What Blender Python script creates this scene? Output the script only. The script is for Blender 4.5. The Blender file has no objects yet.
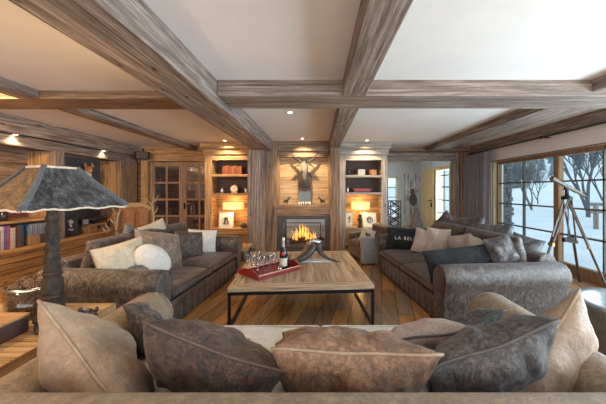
import bpy, math, random
from mathutils import Vector, Matrix, noise
random.seed(7)
PI = math.pi
R = math.radians
COL = bpy.context.scene.collection
SC = bpy.context.scene

# ------------------------------------------------------------------ camera, world, light, exposure
cam_d = bpy.data.cameras.new('camera'); cam = bpy.data.objects.new('camera', cam_d); COL.objects.link(cam)
cam.location = (0, 0, 1.5); cam.rotation_euler = (R(90), 0, 0)
cam_d.sensor_width = 36; cam_d.lens = 36*300/606
cam_d.shift_x = -15/606; cam_d.shift_y = -12/606
cam_d.clip_end = 600
SC.camera = cam
SC.view_settings.view_transform = 'Standard'; SC.view_settings.look = 'None'
SC.view_settings.gamma = 1; SC.view_settings.exposure = 0.66
SC.view_settings.use_curve_mapping = False
wd = bpy.data.worlds.new('winter_sky'); SC.world = wd; wd.use_nodes = True
bg = wd.node_tree.nodes['Background']; bg.inputs[0].default_value = (0.72, 0.86, 1.0, 1); bg.inputs[1].default_value = 1.0

def area(name, loc, rot, sx, sy, power, col=(1, 1, 1), spread=180):
    d = bpy.data.lights.new(name, 'AREA'); d.shape = 'RECTANGLE'; d.size = sx; d.size_y = sy
    d.energy = power; d.color = col; d.spread = R(spread)
    o = bpy.data.objects.new(name, d); COL.objects.link(o); o.location = loc; o.rotation_euler = rot
    return o
def spot(name, loc, power, col=(1, .72, .42), ang=100, rot=(0, 0, 0), r=.04):
    d = bpy.data.lights.new(name, 'SPOT'); d.energy = power; d.color = col; d.spot_size = R(ang); d.spot_blend = .6
    d.shadow_soft_size = r
    o = bpy.data.objects.new(name, d); COL.objects.link(o); o.location = loc; o.rotation_euler = rot
    return o
def point(name, loc, power, col=(1, .7, .38), r=.05):
    d = bpy.data.lights.new(name, 'POINT'); d.energy = power; d.color = col; d.shadow_soft_size = r
    o = bpy.data.objects.new(name, d); COL.objects.link(o); o.location = loc
    return o
# daylight entering by the glazing of the right wall (the bays nearer than the frame), boosted by an area lamp; the rear lamp is unseen added fill
area('daylight_boost_right', (4.7, 1.5, 1.3), (0, R(90), 0), 2.1, 5.2, 400, (.80, .90, 1))
area('rear_fill_light', (0, -2.6, 1.5), (R(90), 0, 0), 8, 2.2, 125, (1, .87, .74))  # unseen warm fill added behind the camera to brighten the room
area('daylight_next_room', (4.55, 10.3, 1.3), (0, R(90), 0), 2.0, 1.0, 60, (.80, .90, 1))

# ------------------------------------------------------------------ materials
def new_mat(name):
    m = bpy.data.materials.new(name); m.use_nodes = True
    nt = m.node_tree; b = nt.nodes['Principled BSDF']
    return m, nt, b
def ramp(nt, fac, stops):
    r = nt.nodes.new('ShaderNodeValToRGB'); e = r.color_ramp.elements
    e[0].position, e[0].color = stops[0][0], (*stops[0][1], 1)
    e[1].position, e[1].color = stops[-1][0], (*stops[-1][1], 1)
    for p, c in stops[1:-1]:
        k = e.new(p); k.color = (*c, 1)
    nt.links.new(fac, r.inputs[0]); return r.outputs[0]
def coords(nt, scale, rot=(0, 0, 0)):
    t = nt.nodes.new('ShaderNodeTexCoord'); mp = nt.nodes.new('ShaderNodeMapping')
    mp.inputs['Scale'].default_value = scale; mp.inputs['Rotation'].default_value = rot
    nt.links.new(t.outputs['Object'], mp.inputs[0]); return mp.outputs[0]
def nz(nt, vec, scale, detail=6, rough=.6, dist=0):
    n = nt.nodes.new('ShaderNodeTexNoise'); n.inputs['Scale'].default_value = scale
    n.inputs['Detail'].default_value = detail; n.inputs['Roughness'].default_value = rough
    n.inputs['Distortion'].default_value = dist
    nt.links.new(vec, n.inputs['Vector']); return n.outputs[0]
def mixc(nt, fac, a, b, mode='MIX'):
    m = nt.nodes.new('ShaderNodeMix'); m.data_type = 'RGBA'; m.blend_type = mode
    for s, v in ((m.inputs[0], fac), (m.inputs[6], a), (m.inputs[7], b)):
        if hasattr(v, 'is_output'): nt.links.new(v, s)
        elif isinstance(v, tuple): s.default_value = (*v, 1)
        else: s.default_value = v
    return m.outputs[2]
def bump(nt, b, h, strength=.3, dist=.01):
    n = nt.nodes.new('ShaderNodeBump'); n.inputs['Strength'].default_value = strength; n.inputs['Distance'].default_value = dist
    nt.links.new(h, n.inputs['Height']); nt.links.new(n.outputs[0], b.inputs['Normal'])
_mc = {}
def flat(name, c, rough=.6, metal=0, emit=None, es=0, sheen=0):
    if name in _mc: return _mc[name]
    m, nt, b = new_mat(name)
    v = coords(nt, (1, 1, 1)); n = nz(nt, v, 25, 4)
    d = tuple(x*.72 for x in c); l = tuple(min(1, x*1.18) for x in c)
    nt.links.new(ramp(nt, n, [(.3, d), (.7, l)]), b.inputs['Base Color'])
    b.inputs['Roughness'].default_value = rough; b.inputs['Metallic'].default_value = metal
    b.inputs['Sheen Weight'].default_value = sheen
    if emit: b.inputs['Emission Color'].default_value = (*emit, 1); b.inputs['Emission Strength'].default_value = es
    _mc[name] = m; return m
AX = {'x': (1, 20, 20), 'y': (20, 1, 20), 'z': (20, 20, 1)}
def wood(name, dark, mid, light, axis='y', plank=None, rough=.62, knots=True, across=None, gap=.012):
    """aged timber: streaky grain along axis, knots, checks; plank = width of boards laid across the 'across' axis"""
    key = name + axis
    if key in _mc: return _mc[key]
    m, nt, b = new_mat(key)
    L = nt.links
    s = AX[axis]
    v = coords(nt, s)
    g = nz(nt, v, 1.5, 8, .70, .25)
    col = ramp(nt, g, [(.33, tuple(x*.7 for x in dark)), (.49, mid), (.66, tuple(x*1.15 for x in light))])
    crack = nz(nt, coords(nt, tuple(x*(.55 if x == 1 else 1.9) for x in s)), 1.6, 3, .5, .8)
    cr = ramp(nt, crack, [(.34, (.05, .04, .03)), (.42, (1, 1, 1))])
    col = mixc(nt, .55, col, cr, 'MULTIPLY')
    h = mixc(nt, .5, g, cr)
    if knots:
        vo = nt.nodes.new('ShaderNodeTexVoronoi'); vo.inputs['Scale'].default_value = 1
        L.new(coords(nt, tuple(2.2 if x == 1 else 6 for x in s)), vo.inputs['Vector'])
        kn = ramp(nt, vo.outputs['Distance'], [(.06, tuple(x*.25 for x in dark)), (.13, (1, 1, 1))])
        col = mixc(nt, .8, col, kn, 'MULTIPLY')
    if plank:
        sep = nt.nodes.new('ShaderNodeSeparateXYZ'); t = nt.nodes.new('ShaderNodeTexCoord'); L.new(t.outputs['Object'], sep.inputs[0])
        o = sep.outputs['XYZ'.index(across.upper())]
        dv = nt.nodes.new('ShaderNodeMath'); dv.operation = 'DIVIDE'; L.new(o, dv.inputs[0]); dv.inputs[1].default_value = plank
        fr = nt.nodes.new('ShaderNodeMath'); fr.operation = 'FRACT'; L.new(dv.outputs[0], fr.inputs[0])
        fl = nt.nodes.new('ShaderNodeMath'); fl.operation = 'FLOOR'; L.new(dv.outputs[0], fl.inputs[0])
        wn = nt.nodes.new('ShaderNodeTexWhiteNoise'); wn.noise_dimensions = '1D'; L.new(fl.outputs[0], wn.inputs['W'])
        tone = ramp(nt, wn.outputs['Value'], [(0, (.62, .62, .62)), (1, (1, 1, 1))])
        col = mixc(nt, .8, col, tone, 'MULTIPLY')
        ln = ramp(nt, fr.outputs[0], [(gap/plank, (.12, .1, .08)), (gap/plank*1.8, (1, 1, 1))])
        col = mixc(nt, .85, col, ln, 'MULTIPLY')
    L.new(col, b.inputs['Base Color']); b.inputs['Roughness'].default_value = rough
    bump(nt, b, h, .45, .008)
    _mc[key] = m; return m
def velvet(name, dark, light, scale=5, rough=.55, sheen=.5, tint=(1, .95, .9)):
    sheen *= .35
    if name in _mc: return _mc[name]
    m, nt, b = new_mat(name)
    v = coords(nt, (1, 1, 1))
    n = nz(nt, v, scale*1.5, 9, .78, 1.6); n2 = nz(nt, coords(nt, (1, 1, .35)), scale*11, 5, .75)
    f = mixc(nt, .42, n, n2)
    lum = sum(light)/3; soft = min(1, max(0, (lum-.12)/.22))      # pale cloth is more even than dark crushed velvet
    dk_ = tuple(x*(.45+.50*soft) for x in dark); lt_ = tuple(min(.85, x*(1.35-.33*soft)) for x in light); md_ = tuple((a+c)/2 for a, c in zip(dark, light))
    nt.links.new(ramp(nt, f, [(.42-.06*soft, dk_), (.50, tuple(x*(.85+.13*soft) for x in md_)), (.575+.06*soft, lt_)]), b.inputs['Base Color'])
    b.inputs['Roughness'].default_value = rough
    b.inputs['Sheen Weight'].default_value = sheen; b.inputs['Sheen Roughness'].default_value = .35
    b.inputs['Sheen Tint'].default_value = (*tint, 1)
    bump(nt, b, f, .8, .025)
    _mc[name] = m; return m
def glassy(name, tint=(1, 1, 1), gloss=.07, blend=True):
    if name in _mc: return _mc[name]
    m = bpy.data.materials.new(name); m.use_nodes = True; nt = m.node_tree; nt.nodes.clear()
    o = nt.nodes.new('ShaderNodeOutputMaterial'); t = nt.nodes.new('ShaderNodeBsdfTransparent'); g = nt.nodes.new('ShaderNodeBsdfGlossy')
    t.inputs[0].default_value = (*tint, 1); g.inputs['Roughness'].default_value = .03
    mx = nt.nodes.new('ShaderNodeMixShader'); lw = nt.nodes.new('ShaderNodeLayerWeight'); lw.inputs[0].default_value = gloss
    nt.links.new(lw.outputs['Facing'], mx.inputs[0])
    ma = nt.nodes.new('ShaderNodeMath'); ma.operation = 'MULTIPLY_ADD'; ma.inputs[1].default_value = .8; ma.inputs[2].default_value = gloss
    nt.links.new(lw.outputs['Facing'], ma.inputs[0]); nt.links.new(ma.outputs[0], mx.inputs[0])
    nt.links.new(t.outputs[0], mx.inputs[1]); nt.links.new(g.outputs[0], mx.inputs[2]); nt.links.new(mx.outputs[0], o.inputs[0])
    _mc[name] = m; return m

GREY = ((.12, .082, .064), (.225, .17, .14), (.37, .31, .275))      # weathered timber
BRN = ((.10, .055, .033), (.23, .14, .085), (.36, .24, .155))
HON = ((.23, .12, .048), (.42, .24, .105), (.58, .37, .19))
def greyw(a): return wood('weathered_timber_', *GREY, a)
def brnw(a): return wood('brown_timber_', *BRN, a)
def honw(a): return wood('honey_timber_', *HON, a)
PLASTER = None
def plaster():
    m, nt, b = new_mat('white_plaster'); v = coords(nt, (1, 1, 1))
    n = nz(nt, v, 1.2, 5, .6)
    nt.links.new(ramp(nt, n, [(.3, (.77, .75, .74)), (.7, (.84, .82, .80))]), b.inputs['Base Color']); b.inputs['Roughness'].default_value = .9
    bump(nt, b, nz(nt, v, 40, 4), .1, .003); return m
PLASTER = plaster()
WALLBLUE = flat('pale_grey_plaster', (.62, .66, .68), .9)
BLACK = flat('black_metal', (.02, .02, .022), .4, .6)
DARK = flat('dark_interior', (.05, .045, .045), .8)
PAPER = flat('off_white_paper', (.8, .77, .68), .8)
GLASS = glassy('window_glass', (.93, .98, .98), .03)
CLEAR = glassy('clear_glass', (.98, .98, .98), .17)

# ------------------------------------------------------------------ mesh helper
def W(px, py, y):
    return Vector(((px-318)*y/300, y, 1.5-(py-190)*y/300))
class MB:
    def __init__(s): s.v = []; s.f = []
    def add(s, vs, fs):
        o = len(s.v); s.v += [Vector(v) for v in vs]; s.f += [tuple(i+o for i in f) for f in fs]; return s
    def box(s, x0, x1, y0, y1, z0, z1, mat=None):
        vs = [Vector((x, y, z)) for x in (x0, x1) for y in (y0, y1) for z in (z0, z1)]
        if mat: vs = [mat @ v for v in vs]
        return s.add(vs, [(0, 1, 3, 2), (4, 6, 7, 5), (0, 4, 5, 1), (2, 3, 7, 6), (0, 2, 6, 4), (1, 5, 7, 3)])
    def bar(s, a, b, w, h=None):
        a = Vector(a); b = Vector(b); h = h or w; d = (b-a); L = d.length; q = d.to_track_quat('Y', 'Z').to_matrix().to_4x4()
        return s.box(-w/2, w/2, 0, L, -h/2, h/2, Matrix.Translation(a) @ q)
    def tube(s, pts, r, n=8, cap=True, flat=1):
        pts = [Vector(p) for p in pts]; k = len(pts); rs = r if isinstance(r, (list, tuple)) else [r]*k
        o = len(s.v); up = Vector((0, 0, 1)); prev = None
        for i, p in enumerate(pts):
            t = (pts[min(i+1, k-1)]-pts[max(i-1, 0)])
            t = t.normalized() if t.length > 1e-9 else Vector((0, 0, 1))
            if prev is None:
                a = t.cross(up if abs(t.z) < .95 else Vector((1, 0, 0))).normalized()
            else:
                a = prev - t*prev.dot(t); a = a.normalized() if a.length > 1e-6 else t.orthogonal().normalized()
            prev = a; b = t.cross(a)
            for j in range(n):
                an = 2*PI*j/n; s.v.append(p + (a*math.cos(an) + b*math.sin(an)*flat)*rs[i])
        for i in range(k-1):
            for j in range(n):
                s.f.append((o+i*n+j, o+i*n+(j+1) % n, o+(i+1)*n+(j+1) % n, o+(i+1)*n+j))
        if cap:
            s.f.append(tuple(o+j for j in range(n))[::-1]); s.f.append(tuple(o+(k-1)*n+j for j in range(n)))
        return s
    def lathe(s, prof, n=24, c=(0, 0, 0), cap=True, sq=0):
        c = Vector(c); o = len(s.v)
        for (r, z) in prof:
            for j in range(n):
                a = 2*PI*j/n; s.v.append(c+Vector((r*math.cos(a), r*math.sin(a), z)))
        for i in range(len(prof)-1):
            for j in range(n):
                s.f.append((o+i*n+j, o+i*n+(j+1) % n, o+(i+1)*n+(j+1) % n, o+(i+1)*n+j))
        if cap:
            s.f.append(tuple(o+j for j in range(n))[::-1]); e = o+(len(prof)-1)*n; s.f.append(tuple(e+j for j in range(n)))
        return s
    def ell(s, c, r, n=14, m=9, mat=None, lump=0):
        c = Vector(c); r = r if isinstance(r, (tuple, list)) else (r, r, r); vs = []; fs = []
        for i in range(m+1):
            th = PI*i/m
            for j in range(n):
                a = 2*PI*j/n; d = Vector((math.sin(th)*math.cos(a), math.sin(th)*math.sin(a), math.cos(th)))
                k = 1+lump*noise.noise(d*2.5+c*5)
                v = Vector((d.x*r[0], d.y*r[1], d.z*r[2]))*k
                if mat: v = mat @ v
                vs.append(c+v)
        for i in range(m):
            for j in range(n): fs.append((i*n+j, (i+1)*n+j, (i+1)*n+(j+1) % n, i*n+(j+1) % n))
        return s.add(vs, fs)
    def prism(s, poly, d0, d1, fn):
        """poly of 2-D points pushed from d0 to d1; fn(u,v,d) -> 3-D"""
        n = len(poly); vs = [fn(u, v, d0) for u, v in poly]+[fn(u, v, d1) for u, v in poly]
        fs = [tuple(range(n))[::-1], tuple(range(n, 2*n))]+[(i, (i+1) % n, n+(i+1) % n, n+i) for i in range(n)]
        return s.add(vs, fs)
    def grid(s, nu, nv, fn):
        vs = [fn(i/nu, j/nv) for i in range(nu+1) for j in range(nv+1)]
        fs = [(i*(nv+1)+j, (i+1)*(nv+1)+j, (i+1)*(nv+1)+j+1, i*(nv+1)+j+1) for i in range(nu) for j in range(nv)]
        return s.add(vs, fs)
    def build(s, name, mat, parent=None, smooth=False, bevel=0, sub=0, loc=None, rot=None, seg=2, auto=False, solid=0):
        me = bpy.data.meshes.new(name); me.from_pydata([tuple(v) for v in s.v], [], s.f); me.update()
        import bmesh
        bm = bmesh.new(); bm.from_mesh(me); bmesh.ops.recalc_face_normals(bm, faces=bm.faces); bm.to_mesh(me); bm.free()
        me.materials.append(mat)
        o = bpy.data.objects.new(name, me); COL.objects.link(o)
        if parent: o.parent = parent
        if loc: o.location = loc
        if rot: o.rotation_euler = rot
        if solid: q = o.modifiers.new('s', 'SOLIDIFY'); q.thickness = solid
        if bevel: q = o.modifiers.new('b', 'BEVEL'); q.width = bevel; q.segments = seg; q.limit_method = 'ANGLE'; q.angle_limit = R(40)
        if sub: q = o.modifiers.new('u', 'SUBSURF'); q.levels = sub; q.render_levels = sub
        if smooth or bevel or sub:
            for p in me.polygons: p.use_smooth = True
            if not smooth and not sub:
                q = o.modifiers.new('w', 'WEIGHTED_NORMAL'); q.keep_sharp = True
        return o
def mark(o, label, cat, group=None, kind=None):
    o['label'] = label; o['category'] = cat
    if group: o['group'] = group
    if kind: o['kind'] = kind
    return o
def thing(name, label, cat, loc=(0, 0, 0), rz=0, group=None):
    o = bpy.data.objects.new(name, None); COL.objects.link(o); o.location = loc; o.rotation_euler = (0, 0, rz)
    return mark(o, label, cat, group)
def struct(o): o['kind'] = 'structure'; return o
def dup(root, loc=None, rz=None, label=None, scale=None):
    def cp(o, par):
        c = o.copy(); COL.objects.link(c); c.parent = par
        for ch in [x for x in list(COL.objects) if x.parent == o]: cp(ch, c)
        return c
    c = cp(root, root.parent)
    if loc is not None: c.location = loc
    if rz is not None: c.rotation_euler = (c.rotation_euler[0], c.rotation_euler[1], rz)
    if label: c['label'] = label
    if scale: c.scale = scale
    return c
def B(*a): return MB().box(*a)

# ------------------------------------------------------------------ room shell
CE = 2.7; XL = -5.55; XR = 4.3; YB = 8.4; YF = -3.0; YFAR = 12.6
def floor_mat():
    m, nt, b = new_mat('oak_floorboards'); L = nt.links
    v = coords(nt, (1, 1, 1), (0, 0, R(-78)))
    br = nt.nodes.new('ShaderNodeTexBrick'); br.offset = .37; br.inputs['Scale'].default_value = 1
    br.inputs['Brick Width'].default_value = 2.3; br.inputs['Row Height'].default_value = .19; br.inputs['Mortar Size'].default_value = .004
    br.inputs['Color1'].default_value = (0, 0, 0, 1); br.inputs['Color2'].default_value = (1, 1, 1, 1); br.inputs['Mortar'].default_value = (.5, .5, .5, 1)
    br.inputs['Bias'].default_value = 0
    L.new(v, br.inputs['Vector'])
    base = ramp(nt, br.outputs['Color'], [(0, (.24, .17, .115)), (.35, (.36, .185, .07)), (.7, (.48, .26, .10)), (1, (.30, .235, .165))])
    g = nz(nt, coords(nt, (16, 1.2, 1), (0, 0, R(12))), 1.2, 7, .65, .4)
    tone = ramp(nt, g, [(.3, (.5, .47, .45)), (.7, (1.25, 1.2, 1.15))])
    c = mixc(nt, .85, base, tone, 'MULTIPLY')
    c = mixc(nt, br.outputs['Fac'], c, (.05, .03, .02))
    L.new(c, b.inputs['Base Color']); b.inputs['Roughness'].default_value = .2
    bump(nt, b, g, .25, .004); return m
struct(B(XL-.3, 4.6, YF, YFAR, -.12, 0).build('floor', floor_mat()))
struct(B(XL-.3, 4.6, YF, YFAR, CE, CE+.15).build('ceiling', PLASTER))
# left wall behind the shelving
struct(B(XL-.25, XL, YF, YB+.2, 0, CE).build('wall_left', brnw('y')))
# back wall in pieces: double-door opening, fireplace see-through, wide opening on the right
DX0, DX1, DZ = -4.72, -2.6, 2.30
w = MB()
w.box(XL, DX0, YB, YB+.2, 0, CE); w.box(DX0, DX1, YB, YB+.2, DZ, CE); w.box(DX1, -.98, YB, YB+.2, 0, CE)
w.box(-.98, .27, YB, YB+.2, .88, CE); w.box(.27, 1.9, YB, YB+.2, 0, CE); w.box(1.9, 3.8, YB, YB+.2, 2.33, CE); w.box(3.8, XR, YB, YB+.2, 0, CE)
w.box(-.98, .27, YB, YB+.2, 0, .14)
struct(w.build('wall_back', wood('brown_boards_', *BRN, 'x', plank=.2, across='z')))
# next room
struct(B(XL-.3, 2.55, YFAR, YFAR+.2, 0, CE).box(3.3, 4.6, YFAR, YFAR+.2, 0, CE).box(2.55, 3.3, YFAR, YFAR+.2, 2.02, CE).box(2.55, 3.3, YFAR, YFAR+.2, 0, .35).build('wall_far', WALLBLUE))
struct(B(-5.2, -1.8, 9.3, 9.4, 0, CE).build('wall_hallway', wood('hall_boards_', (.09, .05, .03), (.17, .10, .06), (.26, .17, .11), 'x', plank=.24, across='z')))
# right wall: pieces round the glazing
WT, WY0, WY1 = 2.2, YF+.3, 7.45
w = MB(); w.box(XR, XR+.3, YF, YB+.2, WT, CE); w.box(XR, XR+.3, WY1, YB+.2, 0, WT); w.box(XR, XR+.3, YF, WY0, 0, WT)
struct(w.build('wall_right', PLASTER))
w = MB(); w.box(XR, XR+.3, YB+.2, 9.7, 0, CE); w.box(XR, XR+.3, 10.9, YFAR, 0, CE); w.box(XR, XR+.3, 9.7, 10.9, 2.2, CE)
struct(w.build('wall_next_room', WALLBLUE))
w = MB(); w.box(XL, 4.6, YF-.2, YF, CE-.4, CE); w.box(XL-.3, XL+.6, YF-.2, YF, 0, CE); w.box(4, 4.6, YF-.2, YF, 0, CE); w.box(XL, 4.6, YF-.2, YF, 0, .3)
struct(w.build('wall_rear', WALLBLUE))

# right wall glazing units: pale oak frames, slim glazing bars
FRAME = wood('oak_frame_', (.15, .08, .038), (.25, .14, .07), (.35, .21, .115), 'z', knots=False)
BARM = flat('glazing_bar', (.10, .085, .07), .5)
ys = [7.40, 5.55, 3.75, 1.95, .15, -1.6]
for i in range(len(ys)-1):
    y1, y0 = ys[i], ys[i+1]
    f = MB(); x0, x1 = 4.4, 4.5; fw = .06
    f.box(x0, x1, y1-fw, y1, 0, WT); f.box(x0, x1, y0, y0+fw, 0, WT); f.box(x0, x1, y0+fw, y1-fw, WT-.08, WT); f.box(x0, x1, y0+fw, y1-fw, 0, .2)
    fo = struct(f.build('window_%d' % (i+1), FRAME, bevel=.006))
    g = MB(); ym = (y0+y1)/2; g.box(4.425, 4.475, ym-.014, ym+.014, .2, WT-.08)
    for z in (.70, 1.18, 1.66): g.box(4.425, 4.475, y0+fw, y1-fw, z-.014, z+.014)
    g.build('glazing_bars', BARM, fo)
    B(4.447, 4.453, y0+fw, y1-fw, .2, WT-.08).build('pane', GLASS, fo)
struct(B(4.32, 4.42, WY1-.06, WY1, 0, WT).build('trim_1', wood('pale_oak_', (.5, .38, .2), (.62, .48, .28), (.72, .58, .36), 'z', knots=False)))
struct(B(XR-.012, XR, WY0, WY1, WT-.01, WT+.012).build('trim_2', FRAME))
# next room: glazed door with open yellow leaf, narrow window
YEL = wood('yellow_pine_', (.52, .36, .15), (.68, .50, .24), (.78, .62, .34), 'z', knots=False)
f = MB(); f.box(XR-.04, XR+.1, 10.84, 10.92, 0, 2.3); f.box(XR-.04, XR+.1, 9.68, 9.76, 0, 2.3); f.box(XR-.04, XR+.1, 9.76, 10.84, 2.2, 2.3); f.box(XR+.02, XR+.08, 9.76, 10.84, 0, .25)
fo = struct(f.build('door_3', YEL))
g = MB()
for z in (.7, 1.15, 1.6, 2.0): g.box(XR+.03, XR+.06, 9.76, 10.84, z-.02, z+.02)
g.box(XR+.03, XR+.06, 10.28, 10.32, .25, 2.2); g.build('glazing_bars', BARM, fo)
B(XR+.04, XR+.045, 9.76, 10.84, .25, 2.2).build('pane', GLASS, fo)
B(XR-.10, XR-.045, 10.95, 12.1, 0.02, 2.32).build('door_leaf', YEL, fo, bevel=.01)
MB().tube([(XR-.10, 11.1, 1.12), (XR-.17, 11.1, 1.12), (XR-.17, 11.25, 1.1)], .018).ell((XR-.11, 11.1, .95), (.03, .05, .09)).build('door_handle', BLACK, fo, smooth=True)
f = MB(); f.box(2.5, 2.58, YFAR-.06, YFAR+.04, .3, 2.07); f.box(3.27, 3.35, YFAR-.06, YFAR+.04, .3, 2.07); f.box(2.5, 3.35, YFAR-.06, YFAR+.04, 1.99, 2.07); f.box(2.5, 3.35, YFAR-.06, YFAR+.04, .3, .38)
fo = struct(f.build('window_6', flat('cream_frame', (.7, .66, .5), .6)))
g = MB(); g.box(2.90, 2.94, YFAR, YFAR+.03, .38, 2)
for z in (.8, 1.2, 1.6): g.box(2.58, 3.27, YFAR, YFAR+.03, z-.015, z+.015)
g.build('glazing_bars', BARM, fo); B(2.58, 3.27, YFAR+.01, YFAR+.015, .38, 2).build('pane', GLASS, fo)
struct(B(2.0, 3.4, 10.6, 11.0, 2.52, CE).build('trim_3', brnw('x')))

# ------------------------------------------------------------------ ceiling timbers (each its own beam)
def beam(label, x0, x1, y0, y1, z0, z1, axis, m=None, name='ceiling_beam'):
    o = B(x0, x1, y0, y1, z0, z1).build(name, m or greyw(axis), bevel=.012)
    o['kind'] = 'structure'; return o
beam('', -1.547, -1.105, -2.9, 7.42, CE-.258, CE+.01, 'y', name='trim_4')
beam('', .27, .523, -2.9, 3.27, CE-.174, CE+.01, 'y', name='trim_5')
beam('', .27, .523, 3.79, 7.42, CE-.174, CE+.01, 'y', name='trim_6')
beam('', -1.105, XR, 3.27, 3.79, CE-.174, CE+.01, 'x', name='trim_7')
beam('', -4.9, -1.547, 3.62, 4.10, CE-.10, CE+.01, 'x', brnw('x'), name='trim_8')
beam('', 2.98, 3.5, 3.79, YB, CE-.136, CE+.01, 'y', name='trim_9')
beam('', 2.98, 3.5, -2.9, 3.27, CE-.136, CE+.01, 'y', name='trim_10')
beam('', -3.58, -3.34, 4.10, YB, CE-.10, CE+.01, 'y', name='trim_11')
beam('', -3.62, -3.36, -2.9, 3.62, CE-.10, CE+.01, 'y', name='trim_12')
beam('', XR-.1, XR, 3.79, YB, CE-.2, CE+.01, 'y', name='trim_13')
beam('', XR-.1, XR, -2.9, 3.27, CE-.2, CE+.01, 'y', name='trim_14')
beam('', -5.1, -4.9, 4.1, YB, 2.42, CE+.01, 'y', name='trim_15')
beam('', -5.1, -4.9, -2.9, 3.62, 2.42, CE+.01, 'y', name='trim_16')
# header over the double doors, and headers over the opening on the right
beam('', -4.9, -2.95, YB-.12, YB, 2.50, CE+.005, 'x', honw('x'), name='trim_17')
beam('', -4.9, -2.95, YB-.06, YB, DZ, 2.50, 'x', honw('x'), name='trim_18')
beam('', 1.78, XR-.1, YB-.16, YB, 2.56, CE+.005, 'x', brnw('x'), name='trim_19')
beam('', 1.78, 3.8, YB-.08, YB, 2.31, 2.54, 'x', greyw('x'), name='trim_20')
# boards on the wall between opening and curtain
for i, (a, b) in enumerate(((3.78, 3.93), (3.94, 4.12), (4.13, 4.29))):
    beam('', a, b, YB-.06-(i % 2)*.03, YB, 0, 2.55, 'z', (greyw('z'), brnw('z'), greyw('z'))[i], name='trim_%d' % (21+i))

# posts carrying the beams
beam('', -1.65, -1.28, 7.02, 7.40, 0, CE-.258, 'z', name='trim_24')
beam('', -1.275, -1.0, 7.34, 7.62, 0, CE, 'z', brnw('z'), name='trim_25')
beam('', .29, .52, 7.22, 7.60, 0, CE-.174, 'z', brnw('z'), name='trim_26')
beam('', -4.90, -4.74, YB-.10, YB, 0, DZ+.12, 'z', honw('z'), name='trim_27')

# ------------------------------------------------------------------ double glazed doors
DB = wood('door_timber_', (.20, .115, .065), (.34, .21, .125), (.46, .30, .18), 'z', knots=False)
def door_leaf(n, x0, x1):
    y0, y1 = YB+.02, YB+.07; cols, rows = 2, 4; st = .105; zt = DZ-.13; zb = .30; mt = .055
    f = MB(); f.box(x0, x0+st, y0, y1, 0, DZ-.02); f.box(x1-st, x1, y0, y1, 0, DZ-.02); f.box(x0+st, x1-st, y0, y1, zt, DZ-.02); f.box(x0+st, x1-st, y0, y1, 0, zb)
    d = struct(f.build('door_%d' % n, DB, bevel=.008))
    g = MB(); xm = (x0+x1)/2; g.box(xm-mt/2, xm+mt/2, y0+.01, y1-.01, zb, zt)
    for r in range(1, rows): z = zb+(zt-zb)*r/rows; g.box(x0+st, x1-st, y0+.011, y1-.011, z-mt/2, z+mt/2)
    g.build('glazing_bars', DB, d, bevel=.006)
    B(x0+st, x1-st, (y0+y1)/2-.003, (y0+y1)/2+.003, zb, zt).build('pane', glassy('door_glass', (.8, .8, .8), .16), d)
    return d
d1 = door_leaf(1, -4.71, -3.80); d2 = door_leaf(2, -3.79, -2.88)
MB().tube([(-3.74, YB+.03, 1.06), (-3.74, YB-.04, 1.06), (-3.64, YB-.04, 1.05)], .012).box(-3.76, -3.72, YB+.0, YB+.02, .96, 1.14).build('door_handle', BLACK, d2)

# ------------------------------------------------------------------ left built-in shelving
SHF = thing('built_in_bookcase', 'long built-in timber bookcase along the left wall', 'bookcase', (0, 0, 0))
B(XL, -4.92, 2.2, YB-.0, 0, .48).build('base_panel', wood('honey_boards_', *HON, 'y', plank=.16, across='z'), SHF)
B(XL, -4.88, 2.2, YB-.1, .48, .53).build('ledge', honw('y'), SHF, bevel=.006)
B(-5.14, -5.04, 2.2, YB-.1, 2.24, 2.42).build('fascia', greyw('y'), SHF)
B(XL, -4.95, 2.2, YB-.1, 2.42, 2.44).build('soffit', brnw('y'), SHF)
B(-5.14, -5.0, 5.72, 5.93, .53, 2.24).build('post', greyw('z'), SHF, bevel=.006)
B(-5.14, -5.0, 7.62, 8.3, .53, 2.24).build('post', brnw('z'), SHF, bevel=.006)
B(-5.14, -5.0, 3.2, 3.4, .53, 2.24).build('post', greyw('z'), SHF, bevel=.006)
B(XL, -5.14, 5.74, 5.78, .53, 2.24).build('partition', honw('z'), SHF)
B(XL, -5.14, 5.87, 5.91, .53, 2.24).build('partition', brnw('z'), SHF)
B(XL, -5.14, 7.64, 7.70, .53, 2.24).build('partition', honw('z'), SHF)
B(XL, -5.04, 5.93, 7.62, 1.14, 1.18).build('shelf', honw('y'), SHF, bevel=.004)
B(XL, -5.02, 3.4, 5.72, .95, .985).build('shelf', honw('y'), SHF, bevel=.004)
B(XL, -5.06, 3.4, 5.72, 1.5, 1.53).build('shelf', brnw('y'), SHF, bevel=.004)
B(XL, XL+.02, 3.4, 5.72, .985, 1.5).build('back_panel', flat('oxblood_panel', (.16, .05, .035), .7), SHF)
B(XL, XL+.02, 5.93, 7.62, .53, 2.24).build('back_panel', flat('slate_panel', (.10, .095, .10), .7), SHF)

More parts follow.
